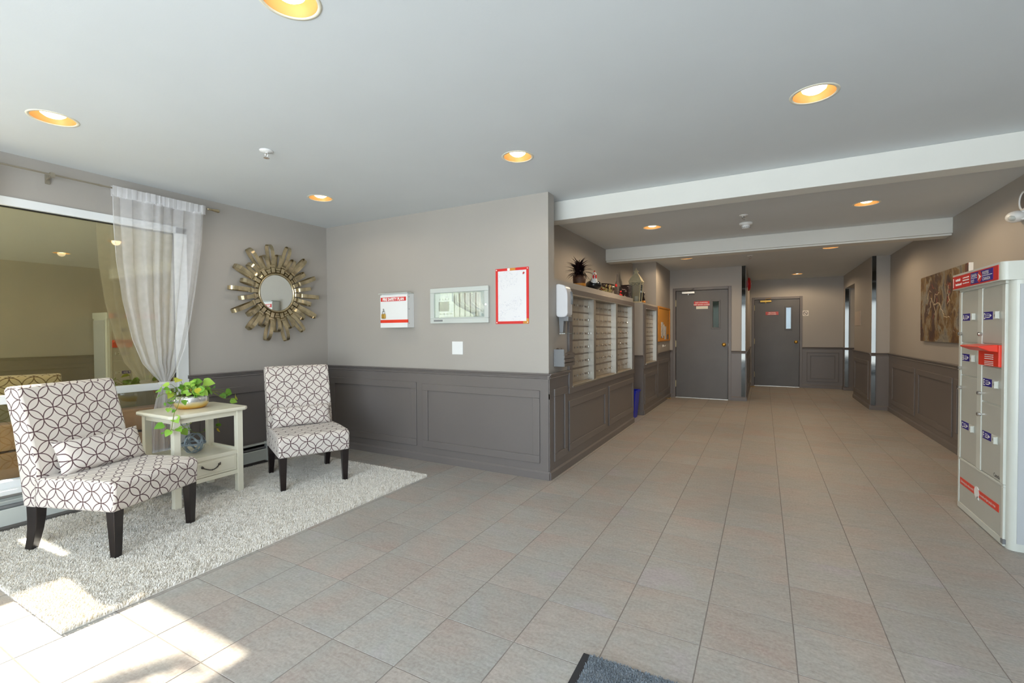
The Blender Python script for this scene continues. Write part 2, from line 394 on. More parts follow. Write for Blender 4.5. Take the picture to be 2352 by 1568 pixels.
def text_mb(txt, size, x=0, z=0, y=0, align='CENTER', bold=0, sx=1):
    """flat lettering facing local -y, centred at x, baseline z"""
    cu_ = bpy.data.curves.new('t', 'FONT'); cu_.body = txt; cu_.size = size; cu_.align_x = align; cu_.resolution_u = 2; cu_.offset = bold
    to = bpy.data.objects.new('t', cu_); COL.objects.link(to)
    dg = bpy.context.evaluated_depsgraph_get(); me = bpy.data.meshes.new_from_object(to.evaluated_get(dg))
    mb = MB(); mb.v = [(v.co.x*sx+x, y, v.co.y+z) for v in me.vertices]; mb.f = [tuple(p.vertices) for p in me.polygons]; mb.mi = [0]*len(mb.f)
    bpy.data.objects.remove(to); bpy.data.curves.remove(cu_); bpy.data.meshes.remove(me)
    return mb
def merge(*mbs):
    r = MB()
    for q in mbs:
        b = len(r.v); r.v += q.v; r.f += [tuple(i+b for i in f) for f in q.f]; r.mi += q.mi
    return r

# ------------------------------------------------------------------ room dimensions
XW, YW, XC, H, XR = -4.312, 3.582, -1.597, 2.435, 1.732
YB = -2.3            # wall behind the camera
XN = -1.99           # back of the niche over the mailboxes
Y1, X1B, Y2 = 9.325, -.285, 12.13
XJ, YJ = 1.50, 9.19  # the jut on the right

# ---- floor: grout bed, tiles
TS, TX, TY = .3328, -1.5496, 2.6245
fl = obj('floor', MB().box(-4.5, 2.2, YB-.1, 12.3, -.12, -.0014), 'grout', kind='structure')
def project(X, Y, Z):
    v = Vector((X, Y, Z-CAMH)); d = v.dot(cf)
    return (1176+FPX*v.dot(cr)/d, 784-FPX*v.dot(cu)/d, d) if d > .05 else (None, None, d)
cells = []
for i in range(-9, 12):
    for j in range(-15, 30):
        x, y = TX+TS*(i+.5), TY+TS*(j+.5)
        if not (-4.45 < x < 2.2 and YB < y < 12.2): continue
        if y > YW+.15 and (x < XC-.45 or x > XR+.45 or (y > Y1+.15 and x < X1B-.15)): continue
        if x > XR+.2 and not (10.6 < y < 12.1): continue
        px, py, d = project(x, y, 0)
        vis = px is not None and -60 < px < 2412 and py < 1640
        if x < XC and y > YW: vis = False
        if -4.2 < x < -2.75 and .95 < y < 3.0: vis = False
        if y > YW and x < XC+.1: vis = False
        cells.append((not vis, d if vis else abs(d), x, y))
cells.sort()
def tile_mb(mb, x, y, t=.0):
    h = TS/2-.0021; b = .0007; k = len(mb.v)
    for (q, z) in ((h, -.008), (h, -.0006+t), (h-b, t)):
        mb.v += [(x-q, y-q, z), (x+q, y-q, z), (x+q, y+q, z), (x-q, y+q, z)]
    fs = [(k+8, k+9, k+10, k+11)]
    for l in (0, 4): fs += [(k+l+a, k+l+(a+1) % 4, k+l+4+(a+1) % 4, k+l+4+a) for a in range(4)]
    mb.addf(fs)
tm = MB(); tile_mb(tm, 0, 0); tme = tm.mesh('tile', [MAT['tile']])
rest = MB(); nt_ = 0
for hid, d, x, y in cells:
    if not hid and nt_ < 298:
        o = bpy.data.objects.new('tile', tme); COL.objects.link(o); o.parent = fl
        o.location = (x, y, random.uniform(-.0003, .0002)); nt_ += 1
    else: tile_mb(rest, x, y)
obj('tile', rest, 'tile', fl, kind='stuff', label='tiles under furniture and far down the hallway')

# ---- ceiling with openings for the recessed lights
LIGHTS = [(-1.483, 1.087, 'big recessed light cut by the top edge of the photo'), (-3.415, 1.045, 'recessed light nearest the window, above the left chair'),
          (-3.403, 2.771, 'recessed light above the sunburst mirror corner'), (-1.460, 2.776, 'recessed light in front of the grey notice wall end'),
          (.216, 2.775, 'large recessed light on the right side of the front ceiling'), (-1.113, 5.375, 'recessed light between the beams on the mailbox side'),
          (.832, 5.370, 'recessed light between the beams on the right wall side'), (-1.101, 7.893, 'recessed light behind the second beam near the left stairwell door'),
          (.825, 7.930, 'recessed light behind the second beam half hidden on the right'), (.600, 11.216, 'recessed light at the hallway end before the far door')]
import bmesh
bm = bmesh.new()
edges = []
def loop(pts):
    vs = [bm.verts.new((x, y, H)) for x, y in pts]
    for a in range(len(vs)): edges.append(bm.edges.new((vs[a], vs[(a+1) % len(vs)])))
loop([(-4.5, YB-.1), (2.2, YB-.1), (2.2, 12.3), (-4.5, 12.3)])
for x, y, _ in LIGHTS: loop([(x+.093*math.cos(2*PI*k/32), y+.093*math.sin(2*PI*k/32)) for k in range(32)])
bmesh.ops.triangle_fill(bm, use_beauty=True, edges=edges)
for f in bm.faces:
    if f.normal.z > 0: f.normal_flip()
cm = bpy.data.meshes.new('ceiling'); bm.to_mesh(cm); bm.free(); cm.materials.append(MAT['ceil'])
ce = bpy.data.objects.new('ceiling', cm); COL.objects.link(ce); ce['kind'] = 'structure'
obj('ceiling_slab', MB().box(-4.5, 2.2, YB-.1, 12.3, H+.13, H+.2), 'ceil', ce)

def struct(name, mb, mat, **k): return obj(name, mb, mat, kind='structure', **k)
# ---- walls
WY0, WY1, WZ0, WZ1 = -1.2, 2.125, .262, 2.148      # window opening in the left wall
struct('wall_left', MB().box(XW-.16, XW, YB-.1, WY0, 0, H+.1).box(XW-.16, XW, WY1, YW+.12, 0, H+.1).box(XW-.16, XW, WY0, WY1, 0, WZ0).box(XW-.16, XW, WY0, WY1, WZ1, H+.1), 'wall')
struct('wall_centre', MB().box(XW, XC, YW, 3.705, 0, H+.1), 'wall')
# mailbox wall: niche back, two cabinets, shelf strips
struct('wall_niche', MB().box(XN-.1, XN, 3.705, 8.03, 0, H+.1), 'wall')
wm = MB()
wm.box(XN, XC, 3.705, 6.45, 0, .684).box(XN, XC, 3.705, 6.45, 1.66, 1.72).box(XN, XC, 3.705, 4.05, .684, 1.66).box(XN, XC, 6.40, 6.45, .684, 1.66)
wm.box(XN, XC-.1, 4.05, 6.40, .684, 1.66)
struct('wall_mailbox', wm, 'wall'); wm = MB()
wm.box(XN, XC, 7.06, 8.03, 0, .70).box(XN, XC, 7.06, 8.03, 1.655, 1.70).box(XN, XC, 7.06, 7.12, .70, 1.655).box(XN, XC-.1, 7.12, 8.03, .70, 1.655)
struct('wall_mailbox_small', wm, 'wall')
struct('wall_corkboard', MB().box(XN-.1, XC, 8.03, Y1, 0, H+.1), 'wall')
D1 = (-1.489, -.571, 2.035); D2 = (-.192, .702, 1.985)
struct('wall_stairwell', MB().box(XN-.1, D1[0], Y1, Y1+.12, 0, H+.1).box(D1[1], X1B, Y1, Y1+.12, 0, H+.1).box(D1[0], D1[1], Y1, Y1+.12, D1[2], H+.1).box(X1B-.12, X1B, Y1+.12, Y2, 0, H+.1), 'wall')
struct('wall_far', MB().box(X1B-.12, D2[0], Y2, Y2+.12, 0, H+.1).box(D2[1], 2.2, Y2, Y2+.12, 0, H+.1).box(D2[0], D2[1], Y2, Y2+.12, D2[2], H+.1), 'wall')
struct('wall_right', MB().box(XR, XR+.14, YB-.1, YJ, 0, H+.1).box(XJ, 2.2, YJ, 10.75, 0, H+.1).box(XJ, 2.2, 11.93, Y2, 0, H+.1).box(XJ, 2.2, 10.75, 11.93, 2.152, H+.1).box(2.05, 2.2, 10.75, 11.93, 0, 2.152), 'wall')
# wall behind the camera with the entrance glazing
EX0, EX1, EZ = -2.7, 1.55, 2.3
struct('wall_entrance', MB().box(-4.5, EX0, YB-.12, YB, 0, H+.1).box(EX1, 2.0, YB-.12, YB, 0, H+.1).box(EX0, EX1, YB-.12, YB, EZ, H+.1), 'wall')
eg = MB()
for x in (EX0, -1.65, -.55, .5, EX1-.06): eg.box(x, x+.06, YB-.09, YB-.03, 0, EZ)
eg.box(EX0, EX1, YB-.09, YB-.03, EZ-.06, EZ).box(EX0, EX1, YB-.09, YB-.03, 0, .1)
w2 = struct('window_2', eg, 'vinyl')
obj('pane', MB().box(EX0+.06, EX1-.06, YB-.065, YB-.058, .1, EZ-.06), 'glass', w2)
# ceiling beams
struct('beam_1', MB().box(XN, XR, 3.89, 4.06, 2.265, H), 'beam', bevel=.004)
struct('beam_2', MB().box(XN, XR, 6.47, 6.72, 2.272, H).box(XN, XR, 6.50, 6.70, 2.252, 2.272), 'beam', bevel=.003)

# ------------------------------------------------------------------ wainscot
RAIL = [(0, .857), (-.010, .857), (-.016, .861), (-.012, .869), (-.012, .874), (-.020, .878), (-.022, .888), (-.029, .892), (-.033, .899), (-.030, .905), (0, .905)]
BASE = [(0, 0), (-.022, 0), (-.022, .058), (-.012, .072), (0, .072)]
def local(origin, rotz):
    return Matrix.Translation(Vector(origin)) @ Matrix.Rotation(rotz, 4, 'Z')
def wains(name, origin, rotz, x0, x1, panels, zt=.905, rail=(None,), wd=.066, base=None, ret0=0, ret1=0):
    """dark lower boarding: local x along the wall, -y into the room"""
    t = obj(name, MB().box(x0, x1, -.008, 0, 0, zt-.045 if rail else zt), 'taupe', loc=origin, rotz=rotz, kind='structure')
    if rail:
        a, b = (x0, x1) if rail[0] is None else rail
        obj('chair_rail', MB().prism(RAIL, a-ret0, b+ret1, 'x'), 'taupe', t)
    a, b = base or (x0, x1)
    obj('skirting', MB().prism(BASE, a-ret0*.6, b+ret1*.6, 'x'), 'taupe', t)
    for (p0, p1, q0, q1) in panels:
        obj('panel_moulding', MB().ring(p0, p1, q0, q1, wd, -.020, -.006), 'taupe', t, bevel=.004)
    return t
h90 = R(90)
# left wall: origin at (XW, 0), local x = world Y
wains('trim_1', (XW, 0, 0), h90, 2.13, YW, [(2.223, 3.49, .137, .765)])
wains('trim_2', (0, YW, 0), 0, XW, XC, [(-4.252, -3.026, .137, .770), (-2.949, -1.677, .134, .758)], ret1=.02)
t3 = wains('trim_3', (XC, 0, 0), h90, YW, 6.45, [(3.669, 3.965, .134, .765), (4.010, 5.167, .150, .618), (5.265, 6.42, .160, .625)], zt=.729, rail=None, ret0=.012)
obj('chair_rail', MB().prism(RAIL, YW-.025, 4.03, 'x'), 'taupe', t3)
obj('rail_backing', MB().box(YW, 4.0, -.008, 0, .684, .86), 'taupe', t3)
obj('mailbox_surround', MB().box(4.005, 6.45, -.022, 0, 1.605, 1.662).box(4.005, 6.45, -.022, 0, .684, .745).box(4.005, 4.085, -.022, 0, .745, 1.605).box(6.375, 6.45, -.022, 0, .745, 1.605), 'taupe', t3, bevel=.003)
t4 = wains('trim_4', (XC, 0, 0), h90, 7.06, Y1, [(7.12, 8.0, .15, .62), (8.10, 9.22, .14, .765)], zt=.74, rail=None)
obj('chair_rail', MB().prism(RAIL, 8.06, Y1, 'x'), 'taupe', t4); obj('rail_backing', MB().box(8.04, Y1, -.008, 0, .70, .86), 'taupe', t4)
obj('mailbox_surround', MB().box(7.06, 8.06, -.02, 0, 1.615, 1.672).box(7.06, 8.06, -.02, 0, .70, .765).box(7.06, 7.175, -.02, 0, .765, 1.615).box(8.0, 8.06, -.02, 0, .765, 1.615), 'taupe', t4, bevel=.003)
wains('trim_5', (0, 7.06, 0), 0, XN, XC, [], ret1=.01)      # side of the small mailbox cabinet
wains('trim_6', (0, Y1, 0), 0, XC, D1[0]-.05, []); wains('trim_7', (0, Y1, 0), 0, D1[1]+.05, X1B, [], ret1=.02)
wains('trim_8', (X1B, 0, 0), h90, Y1, Y2, [(9.45, 10.65, .14, .765), (10.75, 12.0, .14, .765)])
wains('trim_9', (0, Y2, 0), 0, D2[1]+.05, XJ+.0, [(.838, 1.422, .145, .79), (.905, 1.355, .212, .723)], wd=.012)
# right wall: local x = -Y
wains('trim_10', (XJ, 0, 0), -h90, -10.75, -YJ, [(-10.62, -9.33, .14, .765)], ret1=.02)
wains('trim_11', (0, YJ, 0), 0, XJ, XR, [])
wains('trim_12', (XR, 0, 0), -h90, -YJ, 2.3, [(-8.985, -7.745, .145, .765)]+[(-7.634+1.33*k, -7.634+1.33*k+1.25, .142, .762) for k in range(7)])
wains('trim_13', (0, 11.93, 0), 0, XJ, 2.05, [], ret0=.02); wains('trim_14', (XJ, 0, 0), -h90, -Y2, -11.93, [])
# mirrored corner strips
MAT['strip'] = pm('dim_strip_mirror', (.085, .085, .08), .06, 1, var=0)
def strip(label, origin, rotz, x0, x1, z0, z1, zr0=.855, zr1=.906, tw=0):
    t = thing('mirror_strip', label, 'mirror', Vector(origin)+Vector((x0 if tw else 0, 0, 0)), rotz-tw)
    if tw: x0, x1 = 0, x1-x0
    obj('upper_mirror', MB().box(x0, x1, -.013, -.002, zr1, z1), 'strip', t); obj('lower_mirror', MB().box(x0, x1, -.023, -.0085, z0, zr0), 'strip', t)
strip('narrow mirror strip on the wall end right of the left stairwell door', (0, Y1, 0), 0, -.352, -.292, .08, H)
strip('narrow mirror strip on the corner beside the elevator lobby wall, nearer one', (0, YJ, 0), 0, XJ+.004, XJ+.056, .08, H, tw=R(8.5))
strip('narrow mirror strip inside the elevator opening, farther one', (0, 11.93, 0), 0, XJ+.004, XJ+.066, .08, 2.14, tw=R(7.5))

# ------------------------------------------------------------------ doors
def door(name, Y, x0, x1, zt, label_sign, metal, gl, kx, closer_x):
    d = obj(name, MB().box(x0+.006, x1-.006, .012, .056, .012, gl[2]).box(x0+.006, x1-.006, .012, .056, gl[3], zt-.006).box(x0+.006, gl[0], .012, .056, gl[2], gl[3]).box(gl[1], x1-.006, .012, .056, gl[2], gl[3]), 'door', loc=(0, Y, 0), kind='structure')
    obj('door_frame', MB().box(x0-.052, x0, -.012, .07, 0, zt+.052).box(x1, x1+.052, -.012, .07, 0, zt+.052).box(x0, x1, -.012, .07, zt, zt+.052), 'taupe', d, bevel=.004)
    obj('glazing_bead', MB().ring(gl[0]-.026, gl[1]+.026, gl[2]-.03, gl[3]+.03, .028, .0, .02), 'door', d, bevel=.004)
    obj('pane', MB().box(gl[0], gl[1], .03, .036, gl[2], gl[3]), 'glass_door', d)
    obj('door_stop_bead', MB().ring(x0-.001, x1+.001, 0, zt+.001, .014, .060, .075), 'black', d)
    obj('threshold', MB().box(x0, x1, -.015, .08, 0, .010), 'alu', d)
    for z in (.264, 1.028, 1.80):
        h = obj('hinge', MB().box(-.012, .006, -.006, .006, -.06, .06).tube([(0, -.008, -.062), (0, -.008, .062)], .007, 10), 'hingeb', d, loc=(x0+.002, .004, z))
    k = obj('door_knob', MB().lathe([(.036, .012), (.036, .006), (.030, .002), (.012, -.004), (.012, -.028), (.026, -.036), (.031, -.05), (.027, -.064), (.012, -.070), (.0001, -.071)], 24, axis='y'), 'brass', d, loc=(kx, 0, 1.015), smooth=True)
    obj('strike_plate', MB().box(x1-.003, x1+.004, -.0135, -.01, .99, 1.04), 'pewter', d)
    c = obj('door_closer', MB().box(-.115, .115, -.045, 0, -.022, .022), metal, d, loc=(closer_x, .012, zt-.04), bevel=.006)
    obj('closer_arm', MB().tube([(0, -.02, .02), (0, -.05, .05), (.07, -.06, .058), (.10, -.03, .07)], .007, 8).tube([(0, -.02, -.022), (0, -.02, -.045)], .012, 10), 'steel' if metal != 'brass' else 'brass', c)
    return d
d1 = door('door_1', Y1, D1[0], D1[1], D1[2], None, 'alu', (-.834, -.730, 1.335, 1.815), -.642, -1.26)
s1 = obj('sign_plate', MB().box(-1.160, -.890, -.0, .012, 1.742, 1.826), 'red', d1)
obj('sign_lettering', merge(text_mb('EXIT STAIRWELL', .030, -1.025, 1.790, -.001, bold=.0006), text_mb('KEEP DOOR CLOSED', .030, -1.025, 1.753, -.001, bold=.0006)), 'letter', s1)
obj('notice_plate', MB().box(-1.121, -.916, .0, .012, 1.682, 1.735), 'cream', d1)
d2 = door('door_2', Y2, D2[0], D2[1], D2[2], None, 'brass', (.439, .535, 1.315, 1.79), .634, .035)
s2 = obj('sign_plate', MB().box(.035, .291, 0, .012, 1.628, 1.704), 'fadedred', d2)
obj('sign_lettering', merge(text_mb('FIRE DOOR', .028, .163, 1.670, -.001, bold=.0006), text_mb('KEEP CLOSED', .028, .163, 1.637, -.001, bold=.0006)), 'letter', s2)

# ------------------------------------------------------------------ left window
wf = MB(); D = .05
wf.box(-D, .016, WY0, WY1+.016, WZ0-.018, WZ0+.045).box(-D, .016, WY0, WY1+.016, WZ1-.055, WZ1+.002).box(-D, .016, 2.055, WY1+.016, WZ0, WZ1).box(-D, .016, WY0, WY0+.06, WZ0, WZ1)
wf.box(-.045, .004, WY0, 2.055, .806, .862).box(-.045, .004, .30, .36, .3, WZ1)
wf.box(.0, .075, WY0, 2.0, .232, .262)
win = struct('window_1', wf, 'vinyl', loc=(XW, 0, 0), bevel=.003)
obj('pane', MB().box(XW-.030, XW-.024, .36, 2.055, .862, WZ1-.05), 'glass_hi', win, loc=(-XW, 0, 0), label='large upper pane')
obj('pane', MB().box(XW-.030, XW-.024, .36, 2.055, .30, .806), 'glass_lo', win, loc=(-XW, 0, 0), label='low lower pane')
obj('pane', MB().box(XW-.030, XW-.024, WY0+.06, .30, .30, WZ1-.05), 'glass', win, loc=(-XW, 0, 0))
obj('gasket', MB().box(XW-.022, XW-.012, .36, 2.055, WZ1-.062, WZ1-.054).box(XW-.022, XW-.012, 2.048, 2.056, .862, WZ1-.055), 'black', win, loc=(-XW, 0, 0))
# outside: patio, shaded wing wall, timber sleepers, hedge, added sun block
struct('outside_ground', MB().box(-30, XW-.16, -25, 25, -.25, -.06).box(-4.5, 20, -25, YB-.12, -.25, -.06), 'concrete')
struct('outside_wall', MB().box(-6.6, -6.3, 1.07, 12, -.06, 6.2), 'stucco')
for k in range(2):
    for n in range(3):
        lab_ = ('upper' if k else 'lower')+' weathered timber sleeper outside the window, '+('nearest the left photo edge', 'seen below the chair back', 'seen beside the side table')[n]
        tag(obj('timber_sleeper', MB().box(-6.28+.02*k, -6.05, .2+n*1.62, .2+n*1.62+1.58, -.06+.26*k, .18+.26*k), 'sleeper', bevel=.012), lab_, 'timber', 'timber sleepers outside the window')
struct('outside_sun_block', MB().box(-5.6, -5.0, -4, 1.0, -.06, 1.52), 'hedge')  # unseen block added to keep low sun off the rug near the window
struct('outside_hedge', MB().box(-8, 10, -12.0, -11.0, -.06, 1.3), 'hedge')
struct('outside_stairwell', MB().box(-3.6, X1B-.14, 10.9, 11.0, -.1, 2.9), 'stairgreen')
struct('outside_passage', MB().box(-.3, 4.0, 15.4, 15.5, -.1, 3), 'white')

# ------------------------------------------------------------------ baseboard heater
ht = thing('baseboard_heater', 'long white electric baseboard heater under the window', 'heater', (XW, 0, 0), h90)
obj('heater_body', MB().box(-1.3, 2.82, -.062, -.009, .035, .05).box(-1.3, 2.82, -.02, -.009, .05, .20).prism([(-.062, .05), (-.062, .135), (-.056, .14), (-.050, .05)], -1.3, 2.82, 'x').prism([(-.009, .200), (-.050, .192), (-.050, .186), (-.009, .190)], -1.3, 2.82, 'x'), 'greymetal', ht)
obj('heater_grille', MB().box(-1.3, 2.82, -.048, -.02, .145, .16), 'gplastic', ht)
obj('end_cap', MB().box(2.80, 2.84, -.066, -.009, .02, .203), 'greymetal', ht, bevel=.003)

# ------------------------------------------------------------------ curtains
rod = thing('curtain_rod', 'thin brushed metal curtain rod above the window', 'curtain rod', (XW+.09, 0, 2.335), h90)
obj('rod', MB().tube([(-1.3, 0, 0), (2.27, 0, 0)], .0062, 10), 'rodm', rod)
obj('finial', MB().lathe([(.007, 0), (.010, .01), (.009, .03), (.015, .09), (.013, .098), (.0001, .1)], 14, c=(0, 0, 0), axis='x'), 'bronze', rod, loc=(2.27, 0, 0), smooth=True)
obj('bracket', MB().box(-.012, .012, -.012, .012, -.018, .012).tube([(0, 0, -.01), (0, .06, -.012), (0, .085, -.02)], .006, 8).box(-.012, .012, .078, .088, -.05, .012), 'rodm', rod, loc=(1.28, 0, 0))
obj('rod_joint', MB().tube([(1.53, 0, 0), (1.55, 0, 0)], .0085, 10), 'rodm', rod)
def lerp(tab, z):
    tab = sorted(tab)
    if z <= tab[0][0]: return tab[0][1]
    for (a, va), (b, vb) in zip(tab, tab[1:]):
        if z <= b:
            t = (z-a)/(b-a); return va+(vb-va)*t
    return tab[-1][1]
def sheet(left, right, z0, z1, nz, nu, amp, folds, knot, xoff):
    mb = MB(); uv = []
    for i in range(nz+1):
        z = z1+(z0-z1)*i/nz
        l, r = lerp(left, z), lerp(right, z)
        for k in range(nu+1):
            u = k/nu; sq = abs(z-knot); a = amp*(.35+.65*min(1, sq/.5))
            ph = u*folds*2*PI
            g = max(0, math.sin(u*13.3+z*.9)+math.sin(u*22+2+z*1.3)*.6)
            x = a*(math.sin(ph+1.3*math.sin(u*9+z*.7))*(.55+.6*g)+.22*math.sin(ph*2.1+1.7+z*.8)*g+.7*math.sin(ph*.31+z*1.1))
            bulge = 0
            y = l+(r-l)*(u+.012*math.sin(ph*1.3+z*2)*min(1, sq*3)*(0 if k in (0, nu) else 1))
            mb.v.append((x+xoff(z), y, z)); uv.append((u*3, z*3))
    for i in range(nz):
        for k in range(nu):
            a = i*(nu+1)+k; mb.addf([(a, a+1, a+nu+2, a+nu+1)])
    return mb, uv
cl = [(2.36, 1.605), (2.05, 1.605), (1.796, 1.614), (1.508, 1.643), (1.215, 1.70), (1.03, 1.759), (.93, 1.83), (.88, 1.872), (.855, 1.873), (.734, 1.842), (.567, 1.815), (.332, 1.80), (.03, 1.79)]
crr = [(2.36, 2.252), (2.02, 2.229), (1.65, 2.174), (1.354, 2.122), (1.137, 2.07), (.961, 2.0), (.88, 1.945), (.855, 1.94), (.734, 1.965), (.567, 1.985), (.332, 2.0), (.03, 2.02)]
off = lambda z: XW+.09 + (.03*math.exp(-((z-.87)/.25)**2))
mb, uv = sheet(cl, crr, .03, 2.285, 120, 320, .019, 7, .87, off)
ct = thing('curtain', 'sheer white curtain panel tied at the middle beside the mirror wall', 'curtain', (0, 0, 0))
o = obj('voile_panel', mb, 'sheer', ct, smooth=True, uvs=uv)
for xo in (.076, .104):
    mb, uv = sheet([(2.36, 1.606), (2.25, 1.606)], [(2.36, 2.252), (2.25, 2.246)], 2.275, 2.352, 10, 220, .0045, 16, 9, lambda z: XW+xo)
    obj('rod_pocket', mb, 'sheer2', ct, smooth=True, uvs=uv)
obj('curtain_tie', MB().lathe([(.034, -.012), (.040, 0), (.034, .012)], 20, c=(XW+.122, 1.908, .866), sy=1.15), 'sheer', ct, smooth=True)
# its twin, outside the frame to the left, swept aside (it shades the sun patch)
cl2 = [(2.36, -.45), (1.2, -.5), (.9, -.46), (.03, -.5)]
crr2 = [(2.36, 1.0), (1.78, .98), (1.70, .80), (1.62, .45), (1.5, .1), (1.25, -.2), (.9, -.34), (.03, -.3)]
mb, uv = sheet(cl2, crr2, .03, 2.352, 110, 240, .03, 13, .9, off)
ct2 = thing('curtain', 'sheer white curtain swept to the far left end of the window', 'curtain', (0, 0, 0))
obj('voile_panel', mb, 'sheer3', ct2, smooth=True, uvs=uv)

# ------------------------------------------------------------------ rug and mat
RX0, RX1, RY0, RY1 = -4.19, -2.575, .775, 3.165
rug = thing('rug', 'cream shag rug under the two patterned chairs', 'rug', (0, 0, 0))
obj('backing', MB().box(RX0, RX1, RY0, RY1, .0, .008), 'rug', rug)
def pile(x0, x1, y0, y1, n, ln, wd, mat, parent, z0=.006, seed=1, lean=.5):
    rg = np.random.default_rng(seed)
    px = rg.uniform(x0, x1, n); py = rg.uniform(y0, y1, n); a = rg.uniform(0, 2*PI, n)
    clump = np.sin(px*37+np.sin(py*23)*2)*np.cos(py*41+np.sin(px*17)*2)
    ld = rg.uniform(0, 2*PI, n)*.55+clump*1.6; lean_ = rg.uniform(.2, 1, n)*lean*ln
    L = ln*rg.uniform(.75, 1.15, n)*(1+.10*clump)
    wx, wy = np.cos(a)*wd/2, np.sin(a)*wd/2; lx, ly = np.cos(ld)*lean_, np.sin(ld)*lean_
    V = np.zeros((n, 6, 3))
    for r, (t, ws, hz) in enumerate(((0, 1, 0), (.35, 1.15, .62), (1, .7, 1))):
        for s, sg in enumerate((-1, 1)):
            V[:, r*2+s, 0] = px+lx*t+sg*wx*ws; V[:, r*2+s, 1] = py+ly*t+sg*wy*ws; V[:, r*2+s, 2] = z0+L*hz
    base = (np.arange(n)*6)[:, None]
    F = np.concatenate([base+np.array([[0, 1, 3, 2]]), base+np.array([[2, 3, 5, 4]])], 1).reshape(-1)
    me = bpy.data.meshes.new('pile'); me.vertices.add(n*6); me.vertices.foreach_set('co', V.reshape(-1).astype(np.float32))
    me.loops.add(len(F)); me.loops.foreach_set('vertex_index', F.astype(np.int32)); nf = len(F)//4
    me.polygons.add(nf); me.polygons.foreach_set('loop_start', np.arange(nf, dtype=np.int32)*4); me.polygons.foreach_set('loop_total', np.full(nf, 4, dtype=np.int32))
    me.materials.append(MAT[mat]); me.update(calc_edges=True); me.validate()
    o = obj('pile', me, parent=parent, kind='stuff'); return o
pile(RX0-.004, RX1+.004, RY0-.004, RY1+.004, 330000, .0185, .0034, 'rug', rug, z0=.004, lean=.55)
# doormat near the entrance (its far left corner shows at the bottom edge)
mt = thing('doormat', 'charcoal entrance mat with black rubber edge at the bottom of the photo', 'doormat', (-.611, 1.692, 0), R(1))
obj('rubber_edge', MB().box(0, 1.25, -1.9, 0, 0, .006), 'rubber', mt, bevel=.002)
me = MB().box(.03, 1.22, -1.87, -.006, .004, .008)
obj('fibre_surface', me, 'mat', mt)
pile(.03, 1.22, -.75, -.004, 60000, .008, .0022, 'mat', mt, z0=.007, seed=3, lean=.6)

# ------------------------------------------------------------------ slipper chairs
def rounded(poly, r, seg=4):
    out = []
    n = len(poly)
    for i in range(n):
        p = Vector(poly[i]); a = (Vector(poly[i-1])-p); b = (Vector(poly[(i+1) % n])-p)
        k = min(r, a.length*.45, b.length*.45); a = a.normalized()*k; b = b.normalized()*k
        for s in range(seg+1):
            t = s/seg; out.append(tuple(p+a*(1-t)**2+b*t**2))
    return out
def make_chair(label):
    t = thing('accent_chair', label, 'chair', group='pair of patterned slipper chairs')
    seat = rounded([(-.215, .255), (.325, .258), (.338, .405), (.30, .428), (.05, .430), (-.215, .420)], .018)
    obj('seat', MB().prism(seat, -.272, .272, 'y'), 'fabric', t, bevel=.014, seg=3, uvbox=True)
    back = rounded([(-.305, .25), (-.208, .25), (-.196, .47), (-.238, .66), (-.285, .82), (-.318, .930), (-.350, .944), (-.415, .938), (-.432, .915), (-.375, .70), (-.345, .52)], .02)
    obj('backrest', MB().prism(back, -.268, .268, 'y'), 'fabric', t, bevel=.014, seg=3, uvbox=True)
    for yy in (-.2725, .2725): obj('welt', MB().tube([(-.212, yy, .262), (-.203, yy, .42)], .0022, 6), 'fabric', t, uvbox=True)
    for sy in (-1, 1):
        y = sy*.238; mb = MB()
        for z, x, hw in ((.262, .295, .028), (.0, .298, .0185)):
            mb.v += [(x-hw, y-hw, z), (x+hw, y-hw, z), (x+hw, y+hw, z), (x-hw, y+hw, z)]
        mb.addf([(0, 1, 2, 3), (7, 6, 5, 4)]+[(a, 4+a, 4+(a+1) % 4, (a+1) % 4) for a in range(4)])
        obj('leg', mb, 'espresso', t, bevel=.003)
        mb = MB(); st = [(.262, -.250, .030), (.19, -.252, .028), (.12, -.262, .025), (.06, -.276, .022), (0, -.296, .020)]
        for z, x, hw in st: mb.v += [(x-hw*1.25, y-hw*.9, z), (x+hw*1.25, y-hw*.9, z), (x+hw*1.25, y+hw*.9, z), (x-hw*1.25, y+hw*.9, z)]
        n = len(st); mb.addf([(0, 1, 2, 3), (4*n-1, 4*n-2, 4*n-3, 4*n-4)]+[(4*i+a, 4*i+4+a, 4*i+4+(a+1) % 4, 4*i+(a+1) % 4) for i in range(n-1) for a in range(4)])
        obj('leg', mb, 'espresso', t, bevel=.003)
    return t
C1 = (Vector((-3.146, 1.173, 0))+Vector((-3.310, 1.648, 0)))/2; f1 = Vector((math.cos(R(18)), math.sin(R(18)), 0))
C2 = (Vector((-3.319, 2.300, 0))+Vector((-3.111, 2.760, 0)))/2; f2 = Vector((math.cos(R(-25.7)), math.sin(R(-25.7)), 0))
ch1 = make_chair('patterned slipper chair in the left foreground in front of the window'); p1 = C1-f1*.298; ch1.location = (p1.x, p1.y, .018); ch1.rotation_euler = (0, 0, R(18))
p2 = C2-f2*.298; ch2 = dup(ch1, (p2.x, p2.y, .018), R(-25.7), 'patterned slipper chair in the corner below the sunburst mirror')
